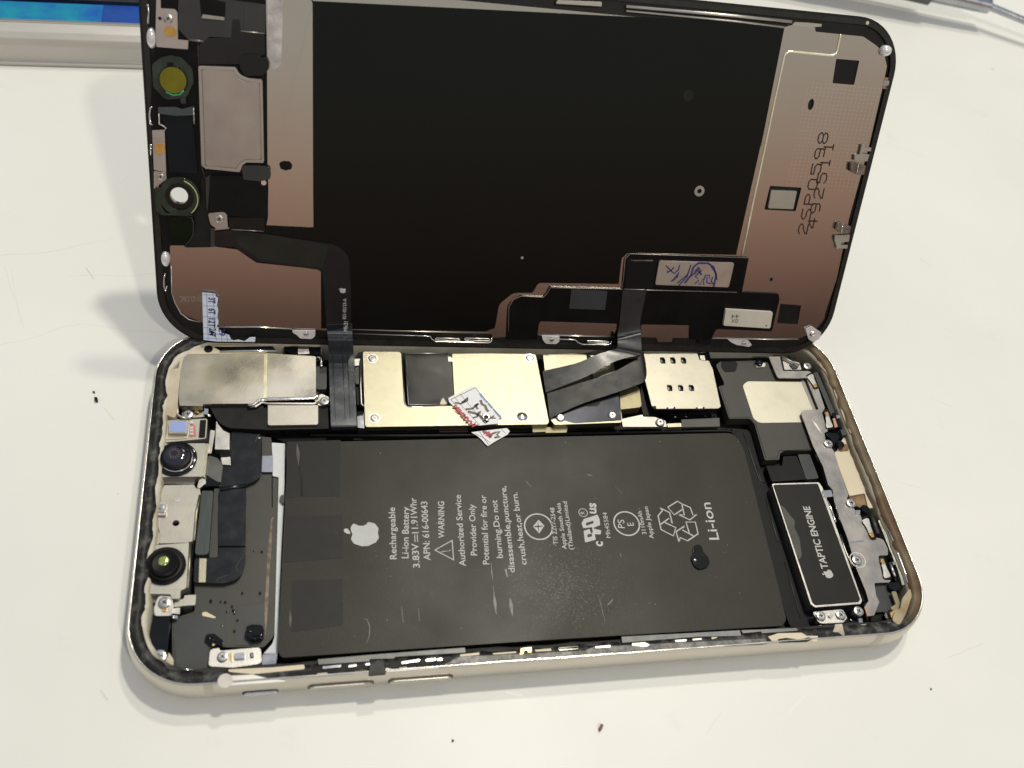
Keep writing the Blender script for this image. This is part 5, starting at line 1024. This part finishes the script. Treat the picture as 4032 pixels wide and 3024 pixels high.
cl = D_('part_label', c('K', (1672, 502, .4), (1965, 520, .4), (1948, 622, .4), (1657, 604, .4)), 1.9, .8, mat('label_cream', (.62, .58, .50), .1, .5, .05, 20), bev=.12)
text(cl, DISP, '44', c('K', (1758, 534))[0][:2], c('K', (1708, 534))[0][:2], 1.93, 1.0, INKG); text(cl, DISP, '0X', c('K', (1750, 563))[0][:2], c('K', (1706, 562))[0][:2], 1.93, 1.0, INKG)
disc('label_dot', cl, DISP, 'K', 1923, 604, .18, 1.92, .01, BLK, bev=0)
text(pl, DISP, '09-03 DBC', c('B', (872, 1030))[0][:2], c('B', (678, 1030))[0][:2], .5, 1.3, mat('etched_grey', (.30, .25, .22), .5, .5))
D_('ledge_text_tab', c('I', (1612, 845), (1662, 845), (1640, 970), (1588, 965)), .5, .2, mat('tan_tab', (.30, .20, .14), .3, .5), r=.1)
text(DP, DISP, '08', c('I', (1595, 930))[0][:2], c('I', (1655, 930))[0][:2], .56, 1.0, INKW, bold=.02)
# clips along the edge
def clip(k, x, y, w=1.6, h_=1.6, n=1.2):
    q = c(k, (x, y))[0]; a, b = DISP.px(q[0], q[1], n); nn = 28; V = []; Fc = []; prof = [(1, -.6), (1, 0), (.92, .35), (.7, .6), (.4, .72), (.05, .76)]
    for rr, z in prof: V += [DISP.w(a + w * .55 * rr * math.cos(2 * math.pi * i / nn), b + h_ * .55 * rr * math.sin(2 * math.pi * i / nn), n - .3 + z) for i in range(nn)]
    for j in range(len(prof) - 1):
        for i in range(nn): Fc.append((j * nn + i, j * nn + (i + 1) % nn, (j + 1) * nn + (i + 1) % nn, (j + 1) * nn + i))
    Fc.append(tuple((len(prof) - 1) * nn + i for i in range(nn)))
    return link('edge_clip', V, Fc, CLIPM, DP, True)
clip('A', 432, 335, 1.5, 3.2); clip('B', 555, 712, 1.5, 2.8); clip('I', 1635, 555, 2.2, 2.0)
def loop(k, pts, r_=.16, n=.7, m_=CHROME): return tube('wire_clip', DP, path(DISP, k, pts, n), r_, m_)
loop('A', [(395, 40), (405, 45), (412, 110), (405, 205), (398, 200)]); loop('A', [(445, 930), (425, 940), (418, 1000), (425, 1080), (445, 1085)]); loop('A', [(428, 1255), (430, 1350)])
loop('B', [(555, 830), (545, 870), (545, 950), (558, 990), (568, 940)])
def tab(k, pts, n=1.0, m_=CLIPM): return D_('fixing_tab', c(k, *pts), n, .35, m_, r=.5, bev=.12)
t_ = tab('B', [(1660, 1328, .1), (1862, 1332, .1), (1860, 1380, .8), (1830, 1405, .8), (1730, 1400, .8), (1700, 1370, .5), (1665, 1350)]); lathe('tab_dome', t_, DISP, 'B', 1780, 1362, 1.0, [(.62, 0), (.5, .2), (.25, .28), (.03, .3)], CHROME)
t_ = tab('D', [(75, 272, .1), (228, 275, .1), (230, 320, .8), (200, 342, .8), (110, 340, .8), (85, 310)]); lathe('tab_dome', t_, DISP, 'D', 162, 305, 1.0, [(.6, 0), (.5, .2), (.25, .28), (.03, .3)], CHROME)
t_ = tab('D', [(1690, 298, .1), (1870, 308, .1), (1905, 350, .3), (1880, 368, .8), (1770, 350, .8), (1720, 325)]); lathe('tab_dome', t_, DISP, 'D', 1838, 338, 1.0, [(.6, 0), (.5, .2), (.25, .28), (.03, .3)], CHROME)
t_ = tab('E', [(1045, 100, .2), (1100, 78, .2), (1180, 130, .3), (1170, 185, .8), (1110, 215, .5), (1070, 190)]); lathe('tab_dome', t_, DISP, 'E', 1110, 150, 1.0, [(.7, 0), (.5, .3), (.25, .38), (.03, .4)], CHROME)
lathe('tab_dome', DP, DISP, 'K', 262, 0, -3, [(.1, 0), (.05, .1)], CHROME) if False else None
def slots(k, ys, xa, xb, segs):
    q = xa
tube('slot_rail', DP, path(DISP, 'C', [(735, 268), (870, 275), (885, 300), (920, 320), (1380, 330), (1405, 320), (1408, 285)], .9), .17, CHROME)
for a, b_ in ((925, 1120), (1180, 1380)):
    tube('rail_slot', DP, path(DISP, 'C', [(a, 290), (b_, 296), (b_ + 12, 305), (b_, 315), (a, 308), (a - 12, 298)], .95), .12, RIMB, close=True)
tube('slot_rail', DP, path(DISP, 'D', [(220, 300), (365, 305), (390, 330), (430, 345), (650, 348), (676, 340), (678, 318)], .9), .17, CHROME)
tube('rail_slot', DP, path(DISP, 'D', [(470, 315), (640, 318), (660, 328), (640, 337), (480, 332)], .95), .12, RIMB, close=True)
D_('shield_window', c('D', (0, 0), (1, 0), (1, 1)), -5, 0, BLK) if False else None
jm = mat('smoky_clip', (.30, .27, .25), .8, .25, .4, 40)
for k, pts in (('J', [(1645, 190), (1670, 195), (1668, 225), (1745, 225), (1740, 265), (1655, 262), (1640, 290), (1725, 300), (1700, 375), (1605, 368), (1560, 365), (1565, 305), (1620, 300)]), ('J', [(1350, 1180), (1510, 1175), (1500, 1250), (1420, 1255), (1410, 1285), (1490, 1285), (1480, 1325), (1395, 1320), (1370, 1330), (1365, 1290), (1345, 1230)])):
    D_('port_clip', c(k, *pts), 1.2, .5, PALE, r=.15, bev=.1)
D_('port_clip', c('J', (1530, 385), (1600, 395), (1685, 420), (1665, 520), (1600, 525), (1520, 480)), 1.5, .8, jm, r=.4, bev=.2)
D_('port_clip', c('J', (1385, 1045), (1440, 1050), (1525, 1085), (1505, 1165), (1420, 1160), (1365, 1120)), 1.5, .8, jm, r=.4, bev=.2)
tube('clip_line', DP, path(DISP, 'J', [(1605, 400), (1585, 500)], 1.6), .12, RIMB); tube('clip_line', DP, path(DISP, 'J', [(1435, 1050), (1415, 1150)], 1.6), .12, RIMB)
D_('top_clip', c('I', (640, 240), (790, 248), (930, 262), (925, 290), (800, 298), (600, 275)), 1.1, .4, PALE, r=.2)
D_('top_clip', c('Q', (1205, 0), (1300, 4), (1300, 14), (1200, 8)), 1.1, .4, PALE, r=.2)
disc('frame_chip', DP, DISP, 'I', 1427, 250, .35, .62, .2, CREAMB, bev=.05)
# black tab at the bottom edge of the board
D_('board_tab', c('K', (1500, 640), (1580, 640), (1575, 720), (1500, 718)), .8, .2, BLK, r=.2)

# ---- display ribbons that drop into the phone
r1 = ribbon('display_ribbon', DP, [(DW('K', 1030, 380, 1.0), DW('K', 1180, 380, 1.0)), (DW('K', 1012, 560, 1.15), DW('K', 1142, 560, 1.15)), (DW('K', 998, 665, 1.4), DW('K', 1141, 640, 1.6)), (BW('D', 735, 300, 11), BW('D', 935, 250, 12)), (BW('D', 732, 362, 10.0), BW('D', 942, 385, 10.2)), (BW('D', 716, 384, 9.5), BW('D', 930, 436, 9.2)), (BW('D', 640, 408, 9.1), BW('D', 790, 468, 9.0)), (BW('D', 540, 440, 8.8), BW('D', 650, 520, 8.8)), (BW('D', 380, 508, 7.9), BW('D', 470, 622, 7.9)), (BW('D', 80, 578, 6.5), BW('D', 108, 765, 6.4))], mat('sheen_flex_b', (.012, .013, .015), 0, .3, .15, 18, .3, 60, spec=.6), .1)
r2 = ribbon('display_ribbon', DP, [(BW('D', 942, 330, 7.8), BW('D', 980, 520, 7.2)), (BW('D', 944, 430, 8.0), BW('D', 975, 655, 7.3)), (BW('D', 830, 515, 7.7), BW('D', 860, 715, 7.2)), (BW('D', 650, 605, 7.3), BW('D', 660, 785, 7.0)), (BW('D', 380, 690, 6.9), BW('D', 400, 872, 6.8)), (BW('D', 120, 775, 6.4), BW('D', 142, 992, 6.4))], mat('ribbon_matte', (.006, .0065, .006), 0, .42, .2, 20, .15, 120, spec=.3), .1)

for i in range(34):
    x, y = random.uniform(-42, 48), random.uniform(-30, 14)
    prism2d('dust_speck', bt, BODY, [circle(x, y, random.uniform(.06, .14), 6)], 5.67, 0, SCR, 0)
for x, y, r_ in ((1035, 1000, .3), (1045, 1180, .28), (840, 920, .35), (925, 925, .22), (965, 928, .28), (1025, 965, .25), (1072, 1088, .25), (980, 1010, .2), (1045, 1025, .2), (1270, 850, .3), (1115, 850, .25), (1285, 490, .28), (1215, 480, .15), (935, 1140, .2)):
    disc('liquid_spot', bd, BODY, 'H', x, y, r_ * .7, 3.92, .2, BLKG, bev=.05)

# ------------------------------------------------------------------ torn paper stuck on and lying about
def paper(name, k, fr, pts, n, mt, label, cat, th=.1):
    q = c(k, *pts); cx = sum(p[0] for p in q) / len(q); cy = sum(p[1] for p in q) / len(q)
    t = thing(name, label, cat, tuple(fr.w(*fr.px(cx, cy, n), n)))
    P('paper', t, fr, q, n, th, mt, r=.08, bev=0); return t
w1 = paper('torn_sticker', 'C', BODY, [(1030, 812), (1100, 775), (1238, 711), (1265, 716), (1500, 982), (1468, 992), (1465, 1035), (1400, 1040), (1310, 1050), (1215, 1046), (1190, 1010), (1160, 990), (1140, 950), (1100, 900), (1062, 872), (1035, 845)], 6.5, PAPER, 'torn white sticker with red letters and marker scrawl on the gold shield', 'sticker')
def ws(par, *pts, w=.12, m_=INKK, n=6.54, k='C'): stroke('ink_line', par, BODY, px2(c(k, *pts)), n, w, m_)
ws(w1, (1050, 825), (1265, 722)); ws(w1, (1050, 825), (1230, 1035)); ws(w1, (1085, 805), (1130, 865), (1300, 1045), w=.08); ws(w1, (1130, 775), (1345, 1030), w=.08); ws(w1, (1265, 722), (1485, 985), w=.1, m_=INKG)
ws(w1, (1085, 852), (1140, 862), (1195, 832), (1200, 808), (1170, 838), (1145, 850), w=.45); ws(w1, (1180, 910), (1240, 905), (1275, 870), (1290, 860), (1270, 880), (1285, 910), w=.5); ws(w1, (1200, 930), (1260, 945), (1300, 965), (1330, 990), (1370, 1020), w=.6); ws(w1, (1310, 830), (1322, 865), (1350, 880), (1362, 912), (1380, 930), w=.6); ws(w1, (1240, 985), (1280, 975), (1290, 940), (1310, 925), (1300, 950), w=.4); ws(w1, (1355, 980), (1400, 985), (1430, 965), (1412, 990), (1440, 985), w=.5); ws(w1, (1380, 1010), (1350, 1030), (1330, 1010), w=.4)
text(w1, BODY, 'NINMAA', c('C', (1098, 868))[0][:2], c('C', (1262, 1046))[0][:2], 6.56, 1.1, INKR, bold=.04, mirror=True)
text(w1, BODY, 'A', c('C', (1288, 1048))[0][:2], c('C', (1262, 1022))[0][:2], 6.56, 1.3, INKR, bold=.05)
text(w1, BODY, 'About the watch', c('C', (1292, 780))[0][:2], c('C', (1478, 985))[0][:2], 6.56, .75, INKB, bold=.01)
lathe('standoff_eyelet', PH, BODY, 'C', 1360, 970, 6.55, [(.95, 0), (.9, .25), (.7, .4), (.5, .4)], SCREWM); disc('eyelet_hole', PH, BODY, 'C', 1360, 976, .5, 7.0, .05, BLK, bev=0)
w2 = paper('torn_sticker', 'C', BODY, [(1228, 1110), (1290, 1102), (1540, 1074), (1565, 1100), (1545, 1130), (1490, 1160), (1420, 1200), (1375, 1232), (1350, 1210), (1320, 1175), (1280, 1140)], 5.95, PAPER, 'torn white sticker corner with red letters lying over the battery edge', 'sticker')
ws(w2, (1300, 1105), (1385, 1225), w=.1, n=5.99); ws(w2, (1490, 1085), (1530, 1120), w=.08, n=5.99); ws(w2, (1260, 1120), (1330, 1155), (1400, 1205), w=.08, n=5.99)
ws(w2, (1330, 1100), (1345, 1118), (1390, 1110), (1375, 1130), (1390, 1158), (1400, 1130), (1430, 1115), (1480, 1105), (1450, 1135), (1480, 1148), (1430, 1158), w=.5, n=5.99)
text(w2, BODY, 'TEM', c('C', (1325, 1122))[0][:2], c('C', (1402, 1160))[0][:2], 6.0, 1.0, INKR, bold=.04)
cr1 = P('paper_crumb', None, BODY, c('C', (955, 865), (968, 830), (985, 808), (1018, 862), (985, 868)), 6.4, .5, CREAMB, r=.1, bev=.15); tag(cr1, 'tiny white triangular paper crumb on the dark square chip lid', 'paper scrap')
w3 = paper('paper_strip', 'B', DISP, [(876, 1000), (925, 1003), (990, 1012), (995, 1035), (1014, 1050), (1005, 1110), (1016, 1150), (1008, 1215), (1020, 1260), (1002, 1295), (1030, 1320), (1045, 1350), (1110, 1370), (1130, 1410), (1150, 1418), (1190, 1410), (1245, 1425), (1290, 1390), (1340, 1388), (1336, 1430), (1180, 1428), (1000, 1426), (888, 1412)], 1.3, PAPERB, 'torn strip of blue ruled paper stuck to the lower left screen edge', 'paper strip')
def w3s(*pts, w=.09, m_=LINEB): stroke('ruled_line', w3, DISP, px2(c('B', *pts)), 1.34, w, m_)
w3s((915, 1004), (928, 1412)); w3s((970, 1010), (985, 1300), (1000, 1424)); w3s((880, 1115), (1008, 1118)); w3s((884, 1210), (1012, 1215)); w3s((886, 1305), (1010, 1308)); w3s((888, 1358), (1100, 1368)); w3s((1040, 1330), (1048, 1426)); w3s((890, 1395), (1140, 1410)); w3s((1090, 1368), (1096, 1426)); w3s((880, 1018), (992, 1022))
for s_, a, b_ in (('3T', (968, 1042), (962, 1092)), ('6T', (968, 1138), (964, 1188)), ('12T', (970, 1222), (962, 1300)), ('24T', (975, 1308), (965, 1380))):
    text(w3, DISP, s_, c('B', (a[0] - 36, a[1]))[0][:2], c('B', (b_[0] - 30, b_[1]))[0][:2], 1.36, 1.35, INKP, bold=.03) 
text(w3, DISP, '29', c('B', (1020, 1310))[0][:2], c('B', (1022, 1375))[0][:2], 1.36, 1.3, INKP, bold=.01)
stroke('ink_scribble', w3, DISP, px2(c('B', (940, 1330), (962, 1345), (950, 1370), (975, 1350), (950, 1335), (970, 1375))), 1.36, .4, INKK)

# ------------------------------------------------------------------ the case behind, top left
CASE = thing('parts_case', 'silver-edged tray with blue and cyan inside, cut off at the upper left', 'tray', (-140, 150, 0))
def X(k, x, y, z): q = c(k, (x, y))[0]; return Vector(BODY.px(q[0], q[1], z))
a0, a1 = X('T', -2200, 660, 0), X('T', 1900, 770, 0); ux = (a1 - a0).normalized(); uy = Vector((-ux.y, ux.x)); a1 = a0 + ux * ((X('T', 1900, 770, 0) - a0).length + 25)
Lc = (a1 - a0).length
CF = Frame((a0.x, a0.y, 0), (ux.x, ux.y, 0), (0, 0, 1), (uy.x, uy.y, 0))   # along the edge, up, away
def bar(name, prof, mt, x0=0, x1=None, par=CASE):
    x1 = Lc if x1 is None else x1; n = len(prof); V = []
    for x in (x0, x1): V += [CF.w(x, z, d_) for d_, z in prof]
    Fc = [(i, (i + 1) % n, n + (i + 1) % n, n + i) for i in range(n)] + [tuple(range(n)), tuple(range(n, 2 * n))]
    return link(name, V, Fc, mt, par, False)
o_ = bar('case_edge', [(0, 0.3), (.25, 1.0), (1.2, 1.3), (1.2, 5.5), (1.9, 7.2), (3.2, 8.3), (5.6, 8.9), (6.4, 9.0), (6.7, 8.6), (6.7, .3)], DEV)
b_ = o_.modifiers.new('b', 'BEVEL'); b_.width = .35 * U; b_.segments = 3; b_.limit_method = 'ANGLE'; b_.angle_limit = .3
for p in o_.data.polygons: p.use_smooth = True
bar('edge_trim', [(6.1, 9.0), (6.1, 9.35), (6.9, 9.35), (6.9, 9.0)], RIMB)
xc = (X('T', 1110, 250, 8.2) - a0).dot(ux)
bar('blue_lining', [(6.9, .3), (6.9, 8.2), (16.5, 8.2), (16.5, .3)], BLUE)
bar('cyan_sheet', [(7.2, 8.2), (7.2, 8.6), (15.6, 8.6), (15.6, 8.2)], CYAN, 0, xc)
bar('black_border', [(16.5, .3), (16.5, 9.2), (23, 9.4), (60, 9.4), (60, .3)], mat('border_black', (.015, .015, .02), 0, .4, .6, 20))
xs_ = (X('T', 1290, 20, 10) - a0).dot(ux)
bar('metal_strip', [(20.8, 9.4), (20.8, 10), (24, 10.0), (24, 9.4)], PALE, 0, xs_)

# ------------------------------------------------------------------ screwdriver, top right
SD = thing('precision_screwdriver', 'slim grey precision screwdriver with steel tip at the upper right', 'screwdriver', tuple(BODY.w(*X('V', 1500, 60, 6), 0)))
def P3(k, x, y, z): v = X(k, x, y, z); return Vector((v.x, v.y, z))
e0 = P3('V', 1845, 65, 8); e1 = P3('V', 2900, 500, 6); ax_ = (e1 - e0).normalized()
hd = (P3('V', 1500, -20, 8.5) - P3('V', 1845, 65, 8)); hd.normalize()
def cyl(name, p, q, r0, r1, mt, n=24):
    d_ = (q - p).normalized(); u = d_.cross(Vector((0, 0, 1))).normalized(); v = d_.cross(u); V = []
    for pp, rr in ((p, r0), (q, r1)): V += [pp + (u * math.cos(2 * math.pi * i / n) + v * math.sin(2 * math.pi * i / n)) * rr for i in range(n)]
    Fc = [(i, (i + 1) % n, n + (i + 1) % n, n + i) for i in range(n)] + [tuple(range(n)), tuple(range(n, 2 * n))]
    o = link(name, V, Fc, mt, SD, False); o.modifiers.new('b', 'BEVEL').width = .2 * U
    o.modifiers['b'].limit_method = 'ANGLE'; return o
cyl('shaft', e0, e1, 1.3, 1.0, STEELB)
cyl('collar', e0, e0 + hd * 22, 2.6, 3.2, STEELB)
cyl('handle', e0 + hd * 22, e0 + hd * 60, 4.6, 5.2, GREYT, 8)
cyl('grip', e0 + hd * 60, e0 + hd * 110, 5.4, 5.4, BLK)

# ------------------------------------------------------------------ crumbs on the bench
def crumb(k, pts, label, mt=BLKM, h_=.6):
    o = P('debris_crumb', None, BODY, c(k, *pts), h_, h_ - .02, mt, r=.05, bev=.12); tag(o, label, 'debris')
crumb('Q', [(1294, 1572), (1299, 1563), (1304, 1566), (1300, 1576), (1296, 1578)], 'reddish brown sliver lying on the bench in front of the phone', mat('crumb_brown', (.10, .04, .03), 0, .5))
crumb('Q', [(203, 857), (210, 858), (211, 866), (205, 865)], 'larger black crumb on the bench left of the speaker cover', BLKM)
crumb('Q', [(199, 846), (204, 844), (205, 849)], 'smaller black crumb just above the larger one on the left', BLKM, .3)
crumb('Q', [(2010, 1486), (2014, 1487), (2013, 1491)], 'tiny grey speck at the lower right of the bench', mat('crumb_grey', (.2, .2, .2), 0, .5), .3)
crumb('Q', [(977, 1597), (981, 1598), (980, 1602), (976, 1601)], 'tiny dark speck near the bottom edge of the bench', BLKM, .3)
